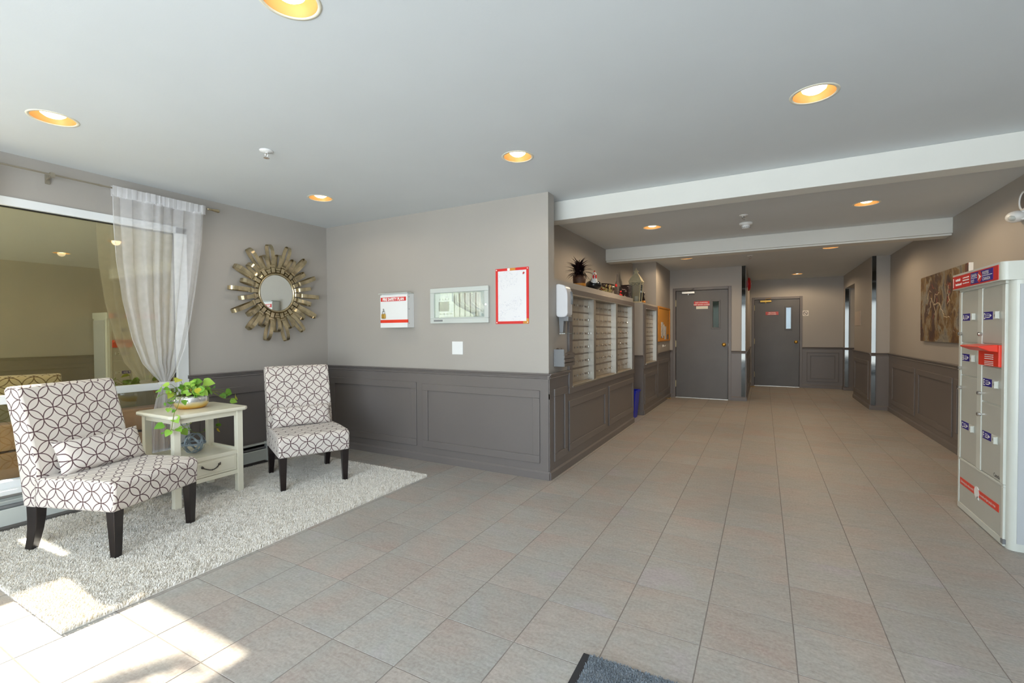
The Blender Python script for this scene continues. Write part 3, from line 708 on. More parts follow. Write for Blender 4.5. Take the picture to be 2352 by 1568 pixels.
def pillow(wd, ht_, th):
    mb = MB(); uv = []; n, m_ = 22, 12
    for side in (1, -1):
        for i in range(n+1):
            for j in range(m_+1):
                u = -1+2*i/n; v = -1+2*j/m_
                e = max(0, 1-u**4)**.5*max(0, 1-v**4)**.5
                pin = 1-.05*(1-v*v)*abs(u)**3; pin2 = 1-.10*(1-u*u)*abs(v)**3
                mb.v.append((side*th/2*(e**.8)+side*.002, u*wd/2*pin, v*ht_/2*pin2)); uv.append((u*wd/2+.01, v*ht_/2+.03))
    st = (n+1)*(m_+1)
    for s in (0, 1):
        for i in range(n):
            for j in range(m_):
                a = s*st+i*(m_+1)+j; q = (a, a+m_+1, a+m_+2, a+1); mb.addf([q if s == 0 else q[::-1]])
    B = [i*(m_+1) for i in range(n+1)]+[n*(m_+1)+j for j in range(1, m_+1)]+[i*(m_+1)+m_ for i in range(n-1, -1, -1)]+[j for j in range(m_-1, 0, -1)]
    for a, b in zip(B, B[1:]+B[:1]): mb.addf([(a, a+st, b+st, b)])
    return mb, uv
def place_pillow(ch, off, tilt, wd, hh, label, th=.115):
    mb, uv = pillow(wd, hh, th)
    M = Matrix.Translation(ch.location) @ Matrix.Rotation(ch.rotation_euler.z, 4, 'Z') @ Matrix.Translation(Vector(off)) @ Matrix.Rotation(tilt[2], 4, 'Z') @ Matrix.Rotation(tilt[1], 4, 'Y') @ Matrix.Rotation(tilt[0], 4, 'X')
    o = obj('lumbar_cushion', mb, 'fabric', smooth=True, uvs=uv); o.matrix_world = M
    tag(o, label, 'cushion', 'lumbar cushions on the two chairs')
place_pillow(ch1, (-.130, .03, .515), (R(1), R(-22), R(-5)), .475, .215, 'patterned lumbar cushion leaning on the left foreground chair')
place_pillow(ch2, (-.160, .0, .505), (0, R(-18), 0), .50, .185, 'patterned lumbar cushion on the corner chair below the mirror', .09)

# ------------------------------------------------------------------ side table
ZR = .018
TXf, TXb, TY0, TY1 = -3.625, -4.075, 1.700, 2.190        # outer faces of the legs
tb = thing('side_table', 'cream two-tier side table with one drawer between the chairs', 'table', ((TXf+TXb)/2, (TY0+TY1)/2, ZR))
hx, hy = (TXf-TXb)/2, (TY1-TY0)/2
ch_ = .03; ox_, oy_ = hx+.035, hy+.035
octo = [(-ox_+ch_, -oy_), (ox_-ch_, -oy_), (ox_, -oy_+ch_), (ox_, oy_-ch_), (ox_-ch_, oy_), (-ox_+ch_, oy_), (-ox_, oy_-ch_), (-ox_, -oy_+ch_)]
obj('tabletop', MB().prism(octo, .638, .666, 'z'), 'cream', tb, bevel=.009, seg=3)
for sx in (-1, 1):
    for sy in (-1, 1):
        x0 = sx*hx-(.045 if sx > 0 else 0); y0 = sy*hy-(.045 if sy > 0 else 0)
        obj('leg', MB().box(x0, x0+.045, y0, y0+.045, 0, .639), 'cream', tb, bevel=.003)
obj('apron', MB().box(-hx+.006, hx-.006, -hy+.008, -hy+.026, .600, .638).box(-hx+.006, hx-.006, hy-.026, hy-.008, .600, .638).box(hx-.026, hx-.008, -hy+.03, hy-.03, .600, .638).box(-hx+.008, -hx+.026, -hy+.03, hy-.03, .600, .638), 'cream', tb)
obj('shelf', MB().box(-hx+.01, hx-.01, -hy+.01, hy-.01, .305, .318).box(-hx+.01, hx-.006, -hy+.006, -hy+.022, .30, .336).box(-hx+.01, hx-.006, hy-.022, hy-.006, .30, .336).box(-hx+.006, -hx+.02, -hy+.04, hy-.04, .30, .336).box(hx-.02, hx-.004, -hy+.04, hy-.04, .298, .328), 'cream', tb, bevel=.002)
obj('drawer_case', MB().box(-hx+.006, hx-.03, -hy+.006, -hy+.02, .145, .302).box(-hx+.006, hx-.03, hy-.02, hy-.006, .145, .302).box(-hx+.006, -hx+.02, -hy+.03, hy-.03, .145, .302).box(hx-.03, hx-.006, -hy+.04, hy-.04, .142, .172).box(-hx+.02, hx-.03, -hy+.02, hy-.02, .15, .16), 'cream', tb, bevel=.002)
dr = obj('drawer', MB().box(hx-.35, hx-.010, -hy+.048, hy-.048, .175, .300).box(hx-.010, hx-.005, -hy+.066, hy-.066, .193, .283), 'cream', tb, bevel=.003)
pts = [(hx+.002+.018*math.sin(PI*k/12), -.058+.116*k/12, .248-.022*math.sin(PI*k/12)) for k in range(13)]
obj('drawer_pull', MB().tube(pts, [.0042]*13, 8).ball((hx+.001, -.060, .252), .0095).ball((hx+.001, .060, .252), .0095).ball((hx+.02, 0, .226), .0055).tube([(hx, -.060, .252), (hx+.006, -.066, .264)], .004, 6).tube([(hx, .060, .252), (hx+.006, .066, .264)], .004, 6), 'pewter', dr, smooth=True)
# band sphere on the shelf
orb = thing('decorative_orb', 'openwork sphere of blue-grey metal bands on the table shelf', 'ornament', (-3.845, 1.94, ZR+.319+.082))
for k, (ax, ay, az) in enumerate([(0, 0, 0), (60, 0, 0), (120, 0, 0), (90, 35, 20), (90, -35, 60), (90, 80, 100)]):
    Mr = Matrix.Rotation(R(az), 3, 'Z') @ Matrix.Rotation(R(ay), 3, 'Y') @ Matrix.Rotation(R(ax), 3, 'X')
    mb = MB(); rr = .080-.0012*k; n = 36
    for i in range(n):
        a = 2*PI*i/n
        for (q, wq) in ((rr, -.0065), (rr, .0065), (rr-.0015, .0065), (rr-.0015, -.0065)):
            mb.v.append(tuple(Mr @ Vector((q*math.cos(a), q*math.sin(a), wq))))
    mb.addf([(4*i+a, 4*i+(a+1) % 4, 4*((i+1) % n)+(a+1) % 4, 4*((i+1) % n)+a) for i in range(n) for a in range(4)])
    obj('metal_band', mb, 'weather', orb, smooth=False)
# plant
TT = ZR+.666
PX, PY = -3.90, 1.955
pl = thing('potted_plant', 'trailing pothos with yellow-green heart leaves in a gold and silver bowl on the side table', 'plant', (PX, PY, TT))
obj('pot', MB().lathe([(.075, 0), (.098, .008), (.112, .03), (.118, .055), (.114, .085), (.108, .1), (.103, .1), (.108, .085), (.111, .055), (.10, .02), (.0001, .015)], 36), 'pot', pl, smooth=True)
obj('soil', MB().lathe([(.0001, .082), (.06, .088), (.106, .078)], 24), 'soil', pl)
LV = [(-3.92, 1.87, 0.905, 0.054), (-3.92, 1.79, 0.877, 0.042), (-3.92, 1.75, 0.843, 0.056), (-3.92, 1.738, 0.797, 0.038), (-3.92, 1.808, 0.815, 0.039), (-3.92, 1.798, 0.848, 0.035), (-3.92, 1.832, 0.769, 0.043), (-3.92, 1.822, 0.739, 0.043), (-3.92, 1.782, 0.732, 0.025), (-3.60, 1.66, 0.733, 0.037), (-3.60, 1.689, 0.72, 0.023), (-3.59, 1.70, 0.66, 0.054), (-3.60, 1.60, 0.63, 0.052), (-3.59, 1.647, 0.575, 0.046), (-3.60, 1.62, 0.58, 0.02), (-3.58, 1.715, 0.59, 0.044), (-3.92, 1.928, 0.849, 0.062), (-3.92, 1.869, 0.844, 0.04), (-3.92, 1.898, 0.859, 0.033), (-3.92, 1.979, 0.884, 0.044), (-3.92, 1.962, 0.867, 0.055), (-3.92, 2.024, 0.88, 0.049), (-3.92, 2.052, 0.881, 0.026), (-3.92, 2.101, 0.865, 0.072), (-3.92, 2.134, 0.823, 0.042), (-3.92, 2.093, 0.812, 0.042), (-3.77, 1.953, 0.801, 0.076), (-3.78, 1.848, 0.747, 0.039), (-3.98, 2.292, 0.759, 0.06), (-3.98, 2.28, 0.737, 0.04), (-3.98, 2.244, 0.735, 0.048), (-3.98, 2.347, 0.712, 0.061), (-3.98, 2.33, 0.68, 0.049), (-4.13, 2.046, 0.50, 0.088), (-4.13, 2.184, 0.443, 0.044), (-4.13, 2.018, 0.459, 0.057), (-4.13, 2.283, 0.468, 0.041), (-4.13, 2.284, 0.423, 0.041)]
rl = random.Random(11)
for k in range(34):
    a = rl.uniform(0, 2*PI); r_ = rl.uniform(.02, .15); LV.append((PX+r_*math.cos(a)*.9, PY+r_*math.sin(a), TT+.105+rl.uniform(0, .085)*(1-r_*3), rl.uniform(.032, .055)))
def leaf_mesh():
    mb = MB(); prof = [(0, .0), (.10, .33), (.30, .46), (.52, .40), (.75, .22), (.92, .07), (1.0, 0)]
    for i, (t, w_) in enumerate(prof):
        z = -.16*t*t
        mb.v += [(t-(.09 if i == 1 else 0), -w_, z+w_*.22), (t, 0, z), (t-(.09 if i == 1 else 0), w_, z+w_*.22)]
    for i in range(len(prof)-1):
        a = 3*i; mb.addf([(a, a+3, a+4, a+1), (a+1, a+4, a+5, a+2)])
    return mb.mesh('leaf', [MAT['leaf']], smooth=True)
lme = leaf_mesh()
stems = MB()
for k, (x, y, z, s) in enumerate(LV):
    o = bpy.data.objects.new('leaf', lme); COL.objects.link(o); o.parent = pl
    p = Vector((x-PX, y-PY, z-TT))
    out = Vector((p.x*.6+rl.uniform(-.3, .3), p.y*1.0+rl.uniform(-.3, .3), rl.uniform(-.7, .1)*.12-(.14 if k > 26 or p.z < .05 else 0))).normalized()
    if k < 38:
        nrm = (Vector((0, 0, 0))-Vector((x, y, z-1.25))).normalized()+Vector((rl.uniform(-.45, .45), rl.uniform(-.45, .45), rl.uniform(.1, .8)))
    else: nrm = Vector((.5+rl.uniform(-.5, .5), rl.uniform(-.6, .6), .8))
    nrm = (nrm-out*nrm.dot(out)).normalized(); yv = nrm.cross(out)
    sz = s*1.15
    M = Matrix(((out.x, yv.x, nrm.x, 0), (out.y, yv.y, nrm.y, 0), (out.z, yv.z, nrm.z, 0), (0, 0, 0, 1)))
    q = p-out*sz*.5
    o.matrix_local = Matrix.Translation(q) @ M @ Matrix.Diagonal((sz, sz, sz, 1))
    src = Vector((PX*0+max(-.08, min(.08, p.x*.5)), max(-.08, min(.08, p.y*.4)), .088))
    if k < 38 and p.z > .04 or k >= 38:
        mid = (src+q)*.5+Vector((0, 0, .03)); stems.tube([tuple(src), tuple(src*.4+mid*.6+Vector((0, 0, .012))), tuple(mid*.4+q*.6+Vector((0, 0, .008))), tuple(q)], .0016, 5)
def vine(pts, r=.0022):
    P = [Vector(p)-Vector((PX, PY, TT)) for p in pts]; out = []
    for i in range(len(P)-1):
        for t in range(5):
            a = P[max(0, i-1)]; b = P[i]; c = P[i+1]; d = P[min(len(P)-1, i+2)]; u = t/5
            out.append(.5*((2*b)+(c-a)*u+(2*a-5*b+4*c-d)*u*u+(3*b-a-3*c+d)*u**3))
    out.append(P[-1]); stems.tube([tuple(p) for p in out], r, 6)
vine([(-3.87, 1.90, .775), (-3.80, 1.84, .795), (-3.70, 1.76, .725), (-3.605, 1.695, .70), (-3.59, 1.675, .62), (-3.59, 1.665, .585)]); vine([(-3.59, 1.668, .60), (-3.59, 1.69, .59), (-3.57, 1.74, .607), (-3.57, 1.79, .625)])
vine([(-3.92, 2.03, .775), (-3.93, 2.12, .79), (-3.95, 2.2, .735), (-3.97, 2.26, .71), (-3.975, 2.32, .70)]); vine([(-3.93, 2.02, .78), (-3.93, 2.10, .80), (-3.96, 2.2, .74), (-3.98, 2.27, .735)])
vine([(-3.97, 1.95, .775), (-4.06, 1.95, .79), (-4.135, 1.97, .69), (-4.14, 2.0, .52), (-4.135, 2.1, .44), (-4.135, 2.2, .44), (-4.135, 2.28, .46)]); vine([(-4.13, 2.27, .66), (-4.135, 2.28, .55), (-4.135, 2.285, .44)])
obj('stem', stems, 'stem', pl, smooth=True)

# ------------------------------------------------------------------ sunburst mirror
sm = thing('sunburst_mirror', 'round mirror ringed by looped bands of aged champagne metal on the window wall', 'mirror', (XW, 2.945, 1.662), h90)
obj('mirror_glass', MB().lathe([(.0001, -.040), (.176, -.040), (.180, -.036), (.180, -.005), (.0001, -.005)], 64, axis='y'), 'mirror', sm)
rim = [(.176, -.038), (.180, -.050), (.190, -.052), (.195, -.044), (.195, -.004), (.176, -.004)]
obj('rim', MB().lathe(rim+[rim[0]], 64, axis='y', cap=False), 'bronze', sm, smooth=True)
for k in range(28):
    a = 2*PI*(k+.85)/28; lng = k % 2 == 1
    ro = (.485 if lng else .385)*(1+.02*math.sin(k*5.1)); rc = .270 if lng else .238
    u = Vector((math.cos(a), 0, math.sin(a))); wv = Vector((-math.sin(a), 0, math.cos(a)))
    def P_(r, n_): return tuple(u*r+Vector((0, -n_, 0)))
    path = [P_(.186, .030), P_(.205, .052), P_(rc-.02, .050), P_(rc, .040)]
    mid = (rc+ro)/2; Lh = (ro-rc)/2
    for i in range(1, 16):
        t = PI*i/16; x_ = rc+(ro-rc)*(1-math.cos(t))/2
        path.append(P_(x_, .042+.048*math.sin(t)**.8*(1-.35*math.cos(t))))
    top = path[-1]
    path.append(P_(ro, .040))
    for i in range(15, 0, -1):
        t = PI*i/16; x_ = rc+(ro-rc)*(1-math.cos(t))/2; path.append(P_(x_, .036-.030*math.sin(t)**.8))
    path += [P_(rc, .034), P_(.20, .020)]
    lp = obj('metal_loop', MB().ribbon(path, .036, .0022, wv), 'bronze', sm)
    mb = MB(); c = u*rc
    mb.ribbon([P_(rc-.011, .050), P_(rc+.011, .050)], .050, .006, wv)
    obj('clip', mb, 'bronze', lp)

# ------------------------------------------------------------------ things on the centre wall (local x = world X, -y into the room)
fb = thing('document_box', 'white metal fire plan box with red band on the grey wall', 'box', (-3.228, YW, 1.31))
obj('box_body', MB().box(-.172, .172, -.095, 0, 0, .335), 'white', fb, bevel=.003)
obj('box_door', MB().box(-.177, .177, -.105, -.095, .0, .325), 'white', fb, bevel=.002)
obj('lid_flange', MB().box(-.19, .19, -.122, -.06, .335, .342).box(-.172, .172, -.06, 0, .335, .340), 'greymetal', fb, bevel=.001)
obj('red_band', MB().box(-.175, .178, -.1065, -.1045, .048, .078).box(.176, .1785, -.1055, -.094, .048, .078), 'orangered', fb)
tp = obj('title_plate', MB().box(-.168, .160, -.1065, -.1045, .262, .302), 'red', fb)
obj('title_lettering', text_mb('FIRE SAFETY PLAN', .0385, -.004, .2685, -.1068, bold=.0017, sx=.90), 'letter', tp)
obj('rivet', MB().ball((.178, -.082, .30), .0035).ball((.178, -.082, .18), .0035).ball((.178, -.082, .04), .0035), 'gplastic', fb)
pk = thing('padlock', 'small brass padlock hanging on the fire plan box', 'padlock', (-3.353, YW-.115, 1.401))
obj('lock_body', MB().box(-.022, .022, -.009, .009, 0, .046), 'brass', pk, bevel=.004)
obj('shackle', MB().tube([(-.014, 0, .04), (-.014, 0, .062)]+[(-.014*math.cos(PI*i/8), 0, .062+.014*math.sin(PI*i/8)) for i in range(1, 8)]+[(.014, 0, .062), (.014, 0, .04)], .003, 8).box(-.004, .004, -.004, .004, .07, .098), 'steel', pk, smooth=True)
an = thing('alarm_panel', 'grey framed glass-front annunciator panel between the fire box and the red poster', 'panel', (-2.504, YW, 1.345))
aw, az = .329, .335
obj('panel_frame', MB().ring(-aw, aw, 0, az, .045, -.028, 0).box(-aw+.045, aw-.045, -.028, 0, .045, .055), 'greymetal', an, bevel=.004)
obj('back_board', MB().box(-aw+.02, aw-.02, -.008, 0, .02, az-.02), 'greymetal', an)
obj('keypad_board', MB().box(-.275, -.06, -.012, -.008, .06, .28), 'white', an)
obj('screen', MB().box(-.235, -.115, -.016, -.012, .115, .205), 'gplastic', an)
lamp = MB()
for i in range(4): lamp.box(-.225+i*.033, -.219+i*.033, -.014, -.012, .22, .236).box(-.225+i*.04, -.205+i*.04, -.014, -.012, .085, .095)
obj('button', lamp, 'gplastic', an)
for i in range(5):
    x = -.045+i*.060
    st = obj('name_strip', MB().box(x, x+.045, -.014, -.008, .062, .278), 'paper', an)
    ln = MB()
    for j in range(16): ln.box(x+.012, x+.024, -.0146, -.0139, .07+j*.0125, .0745+j*.0125)
    obj('strip_marks', ln, 'greymark', st)
    obj('divider', MB().box(x-.010, x-.005, -.018, -.008, .062, .278), 'gplastic', an)
obj('cover_glass', MB().box(-.285, .285, -.024, -.021, .052, .288), 'glass', an)
obj('lock', MB().lathe([(.009, -.028), (.009, -.033), (.0001, -.033)], 16, c=(.305, 0, .165), axis='y'), 'chrome', an)
obj('maker_plate', MB().box(-.285, -.18, -.0292, -.0278, .018, .034), 'gplastic', an)
po = thing('poster', 'white handwritten sheet in a bright red border on the grey wall', 'poster', (-1.9455, YW, 1.331), 0)
obj('border', MB().ring(-.165, .165, 0, .490, .023, -.004, 0), 'red', po)
obj('border_accent', MB().box(-.02, .035, -.0046, -.0038, .468, .489).box(.11, .164, -.0046, -.0038, .001, .022).box(.143, .164, -.0046, -.0038, .022, .045), 'cane2', po)
obj('border_accent', MB().box(-.045, -.02, -.0046, -.0038, .468, .489), 'letter', po)
obj('sheet', MB().box(-.143, .143, -.0025, 0, .022, .468), 'scribble', po)
obj('leaf_mark', MB().prism([(.108, .425), (.116, .432), (.122, .430), (.120, .438), (.128, .441), (.116, .452), (.110, .444), (.103, .440), (.109, .436), (.104, .430), (.112, .430)], -.0032, -.0026, 'y'), 'bellred', po)
pins = MB()
for x in (-.154, .154):
    for z in (.012, .478): pins.lathe([(.005, -.004), (.005, -.007), (.0001, -.008)], 10, c=(x, 0, z), axis='y')
obj('pin', pins, 'letter', po)
bl = obj('blank_wall_plate', MB().box(-.061, .061, -.006, 0, 0, .122), 'white', loc=(-2.532, YW, 1.051), bevel=.002); tag(bl, 'plain white square cover plate low on the grey wall', 'wall plate')

# ------------------------------------------------------------------ mailboxes
def mailbank(label, y0, y1, z0, z1, cols, rows, slot, jamb):
    t = thing('mailbox_bank', label, 'mailbox', (XC, y0, z0), h90, 'mailbox banks in the mailbox wall')
    W_, Hh = y1-y0, z1-z0; d = .050
    obj('case', MB().box(0, W_, d, d+.04, 0, Hh).box(0, .006, 0, d, 0, Hh).box(0, W_, 0, d, 0, .008).box(0, W_, 0, d, Hh-.008, Hh), 'mailalu', t)
    obj('side_frame', MB().box(W_-.010, W_+jamb, -.014, d, 0, Hh), 'alu', t)
    obj('trim_edge', MB().box(-.004, W_+jamb, -.024, .0, -.012, .003), 'alu', t); obj('trim_edge', MB().box(-.004, W_+jamb, -.024, .0, Hh-.004, Hh+.008), 'alu', t)
    cw = (W_-.014)/cols; rh = (Hh-.016)/rows
    dm = MB().box(.0025, cw-.0025, -.004, .012, .009, rh-.009).mesh('mailbox_door', [MAT['mailalu']])
    lm = MB().lathe([(.0115, 0), (.0115, -.010), (.008, -.014), (.0001, -.014)], 12, axis='y').mesh('lock', [MAT['chrome']])
    tm_ = MB().box(-.013, .013, -.002, 0, -.009, .009).mesh('number_tag', [MAT['cane']])
    rm = MB().box(0, W_-.012, -.0055, .0, -.006, .006).mesh('shelf_rail', [MAT['cane']])
    for r_ in range(1, rows):
        o = bpy.data.objects.new('rail', rm); COL.objects.link(o); o.parent = t; o.location = (.006, d, .008+r_*rh)
    for r_ in range(rows):
        for c in range(cols):
            if r_ == rows-3 and c == 0:
                o = obj('outgoing_mail_door', MB().box(.003, cw-.003, -.006, .012, .007, rh-.007), 'alu', t, loc=(.006, d, .008+r_*rh))
                obj('recess', MB().box(.03, cw-.03, -.009, -.005, rh*.45, rh*.85), 'gplastic', o); obj('bar_handle', MB().box(cw-.02, cw-.008, -.02, -.004, .01, rh-.01), 'alu', o)
                continue
            o = bpy.data.objects.new('mailbox_door', dm); COL.objects.link(o); o.parent = t; o.location = (.006+c*cw, d, .008+r_*rh); 
            for me_, x_ in ((lm, cw*.72), (tm_, cw*.36)):
                q = bpy.data.objects.new(me_.name.split('.')[0], me_); COL.objects.link(q); q.parent = o; q.location = (x_, -.004, rh*.48)
    return t
mailbank('metal mailbox bank nearest the hand sanitiser, first of three', 4.092, 4.735, .748, 1.603, 4, 6, 0, .055)
mailbank('metal mailbox bank in the middle of the three together', 4.800, 5.574, .748, 1.603, 5, 6, 0, .060)
mailbank('metal mailbox bank at the far end of the three together', 5.642, 6.350, .748, 1.603, 4, 6, 0, .020)
mailbank('separate single mailbox bank beside the cork board', 7.180, 7.985, .768, 1.612, 4, 6, 0, .012)

# hand sanitiser dispenser and brochure holder on the column side (X = XC wall)
sd = thing('sanitizer_dispenser', 'white wall-mounted hand sanitizer dispenser with grey drip arm', 'dispenser', (XC, 3.80, 1.25), h90)
prof = rounded([(0, .135), (-.085, .135), (-.108, .16), (-.108, .345), (-.085, .41), (-.03, .425), (0, .425)], .035, 5)
obj('housing', MB().prism(prof, -.062, .062, 'x'), 'plastic', sd, bevel=.012, seg=3)
obj('level_window', MB().box(.0625, .066, -.085, -.055, .22, .36), 'gplastic', sd, bevel=.001)
obj('level_window', MB().tube([(.035, -.112, .25), (.035, -.113, .31), (.035, -.105, .36)], .012, 8), 'gplastic', sd, smooth=True)
obj('nozzle_block', MB().box(-.04, .062, -.108, -.06, .10, .145), 'gplastic', sd, bevel=.006)
obj('drip_arm', MB().prism([(-.02, .0), (-.052, .0), (-.062, .14), (-.012, .14)], -.03, .03, 'x'), 'gplastic', sd, bevel=.004)
obj('drip_tray', MB().box(-.03, .035, -.14, -.02, -.012, -.003), 'glass', sd)
bh = thing('brochure_holder', 'grey brown wooden letter holder below the sanitizer dispenser', 'holder', (XC, 3.80, .958), h90)
scal = [(-.13, 0), (.12, 0), (.12, .085), (.09, .10), (.06, .155), (.03, .135), (0, .145), (-.04, .16), (-.08, .15), (-.13, .115)]
obj('back_board', MB().prism([(x*.9, z) for x, z in scal], -.008, -.001, 'y'), 'cane', bh)
obj('side_board', MB().box(-.122, -.112, -.10, -.004, 0, .15), 'gplastic', bh, bevel=.003); obj('side_board', MB().box(.104, .112, -.10, -.004, 0, .07), 'cane', bh)
obj('floor_board', MB().box(-.115, .105, -.10, -.004, 0, .008), 'cane', bh)
for k in range(3): obj('slat', MB().box(-.122, .112, -.108, -.10, .004+k*.034, .030+k*.034), 'cane', bh)
obj('gable', MB().prism([(-.122, .105), (.112, .105), (.112, .112), (.0, .135), (-.122, .112)], -.108, -.10, 'y'), 'cane', bh)

# ------------------------------------------------------------------ ornaments on the mailbox shelf (top z = 1.72)
ZS = 1.72
mg = thing('mug', 'dark glazed mug half hidden at the near end of the shelf', 'mug', (-1.70, 3.795, ZS))
obj('cup', MB().lathe([(.035, 0), (.045, .01), (.047, .07), (.043, .11), (.039, .11), (.042, .07), (.04, .012), (.0001, .01)], 24), 'darkglaze', mg, smooth=True)
obj('handle', MB().tube([(.0, .045+.032*math.sin(PI*i/8), .055-.04*math.cos(PI*i/8)) for i in range(9)], .006, 8), 'darkglaze', mg, smooth=True)
dp = thing('spiky_plant', 'dark burgundy spiky plant in a woven pot on the mailbox shelf', 'plant', (-1.705, 4.62, ZS))
obj('pot', MB().lathe([(.045, 0), (.06, .02), (.068, .08), (.066, .13), (.058, .13), (.058, .05), (.0001, .04)], 20), 'woodpot', dp, smooth=True)
obj('pot_band', MB().lathe([(.0615, .018), (.066, .022), (.068, .045), (.0665, .045)], 20), 'cane2', dp)
bmn = MB().mesh
bld = MB(); nseg = 6
for i in range(nseg+1):
    t = i/nseg; w_ = .0145*(1-t)**.6+.0006; bld.v += [(-w_, .17*t, .11*t-.17*t*t), (w_, .17*t, .11*t-.17*t*t)]
for i in range(nseg): bld.addf([(2*i, 2*i+1, 2*i+3, 2*i+2)])
bme = bld.mesh('blade', [MAT['darkleaf']])
for k in range(170):
    o = bpy.data.objects.new('blade', bme); COL.objects.link(o); o.parent = dp
    q = rl.random(); el = R(84-84*q**1.5+rl.uniform(-8, 8)); a = k*2.39996; sc = rl.uniform(.8, 1.1)*(1.12-.32*q)
    o.location = (0.02*math.cos(a), .02*math.sin(a), .125); o.rotation_euler = (el, 0, a); o.scale = (sc, sc, sc)
hn = thing('hen_figurine', 'glossy black and white ceramic hen with red comb on the shelf', 'figurine', (-1.690, 5.03, ZS), R(-62))
obj('body', MB().ball((0, 0, .062), .075, 20, 14, (1.35, 1.2, .80)), 'henblack', hn, smooth=True)
obj('tail', MB().tube([(-.06, 0, .08), (-.10, 0, .11), (-.125, 0, .15)], [.04, .03, .006], 12), 'henblack', hn, smooth=True)
obj('neck', MB().tube([(.05, 0, .075), (.06, 0, .11), (.07, 0, .15), (.072, 0, .172)], [.050, .038, .024, .018], 16), 'henwhite', hn, smooth=True)
obj('head', MB().ball((.074, 0, .178), .024, 14, 10), 'henwhite', hn, smooth=True)
obj('comb', MB().ball((.066, 0, .205), .014, 10, 8, (1, .45, 1)).ball((.085, 0, .208), .011, 10, 8, (1, .45, 1)).ball((.05, 0, .2), .010, 10, 8, (1, .45, 1)), 'red', hn, smooth=True)
obj('wattle', MB().ball((.094, -.014, .148), .014, 10, 8, (.5, .7, 1.6)).ball((.094, .014, .148), .014, 10, 8, (.5, .7, 1.6)), 'red', hn, smooth=True)
obj('beak', MB().lathe([(.008, 0), (.0005, .02)], 8, c=(.096, 0, .176), axis='x'), 'cane2', hn)
bw = thing('bowl', 'oval painted bowl with dark rim behind the hen figurine', 'bowl', (-1.715, 5.60, ZS))
obj('bowl_shell', MB().lathe([(.04, 0), (.075, .02), (.105, .06), (.12, .115), (.114, .115), (.10, .065), (.07, .028), (.0001, .022)], 32, sx=.75, sy=1.9), 'bowl', bw, smooth=True)
obj('rim', MB().tube([(.088*math.cos(2*PI*i/32), .223*math.sin(2*PI*i/32), .115) for i in range(33)], .006, 8), 'darkglaze', bw, smooth=True)
bs = thing('berry_sprig', 'sprig of red berries leaning beside the painted bowl', 'sprig', (-1.655, 5.88, ZS))
obj('twig', MB().tube([(-.02, 0, 0), (-.01, .02, .08), (0, -.06, .13)], .003, 6).tube([(-.01, .02, .05), (.01, .12, .06)], .002, 6).tube([(-.01, .02, .03), (.02, .06, .02)], .002, 6), 'darkglaze', bs)
for p in ((0, -.06, .135), (.0, -.075, .125), (.0, -.05, .122), (.01, .12, .062), (.02, .06, .022), (.012, .15, .02)): obj('berry', MB().ball(p, .013, 10, 8), 'red', bs, smooth=True)
shadow_vase = thing('vase', 'tall slim grey bottle shape added in place of a wall shadow near the far end of the shelf', 'vase', (-1.79, 6.36, ZS)); obj('vase_body', MB().lathe([(.034, 0), (.043, .02), (.044, .15), (.036, .19), (.013, .25), (.008, .33), (.010, .34)], 20), 'cane', shadow_vase, smooth=True)  # bottle shape added in place of a shadow on the niche wall
bx = thing('tin_box', 'dark tin box with pale pattern at the far shelf end', 'box', (-1.668, 6.37, ZS))
obj('tin_body', MB().box(-.055, .055, -.085, .085, 0, .165), 'tin', bx, bevel=.004); obj('tin_lid', MB().box(-.058, .058, -.088, .088, .165, .178), 'darkglaze', bx, bevel=.003)
# lantern etc stand on the small cabinet (top z 1.70)
lt = thing('lantern', 'ivory metal lantern with pitched roof on the small mailbox cabinet', 'lantern', (-1.77, 7.36, 1.70))
def sq(mb, s0, s1, z0, z1):
    b = len(mb.v)
    for s, z in ((s0, z0), (s1, z1)): mb.v += [(-s, -s, z), (s, -s, z), (s, s, z), (-s, s, z)]
    mb.addf([(b+3, b+2, b+1, b), (b+4, b+5, b+6, b+7)]+[(b+a, b+(a+1) % 4, b+4+(a+1) % 4, b+4+a) for a in range(4)])
lb = MB(); sq(lb, .075, .075, .0, .012); sq(lb, .07, .07, .012, .02)
obj('base', lb, 'ivory', lt)
for sx in (-1, 1):
    for sy in (-1, 1): obj('post', MB().tube([(sx*.066, sy*.066, .02), (sx*.088, sy*.088, .345)], .0075, 6), 'ivory', lt)
for k in range(4):
    a = k*h90; fr_ = MB(); z_ = .30
    for i in range(5): fr_.ball((-.06+.03*i, -.083, .318-.012*(i % 2)), .011, 8, 6, (1, .3, 1))
    fr_.box(-.085, .085, -.089, -.083, .33, .347).box(-.068, .068, -.07, -.064, .02, .034)
    obj('fretwork', fr_, 'ivory', lt, rotz=a)
    p = MB(); p.v = [(-.062, -.066, .03), (.062, -.066, .03), (.082, -.086, .33), (-.082, -.086, .33), (-.062, -.063, .03), (.062, -.063, .03), (.082, -.083, .33), (-.082, -.083, .33)]
    p.addf([(0, 1, 2, 3), (7, 6, 5, 4), (0, 4, 5, 1), (1, 5, 6, 2), (2, 6, 7, 3), (3, 7, 4, 0)]); obj('glass_panel', p, 'glass', lt, rotz=a)
rf = MB(); sq(rf, .102, .098, .345, .36); sq(rf, .092, .075, .36, .40); sq(rf, .075, .034, .40, .465); sq(rf, .034, .030, .465, .475); sq(rf, .024, .024, .475, .505); sq(rf, .036, .032, .505, .513); sq(rf, .028, .008, .513, .538)
obj('roof', rf, 'ivory', lt, bevel=.002); obj('finial', MB().ball((0, 0, .548), .009).tube([(0, 0, .55), (0, 0, .572)], .002, 6), 'ivory', lt)
obj('candle', MB().lathe([(.035, .02), (.035, .12), (.0001, .12)], 20), 'paper', lt)
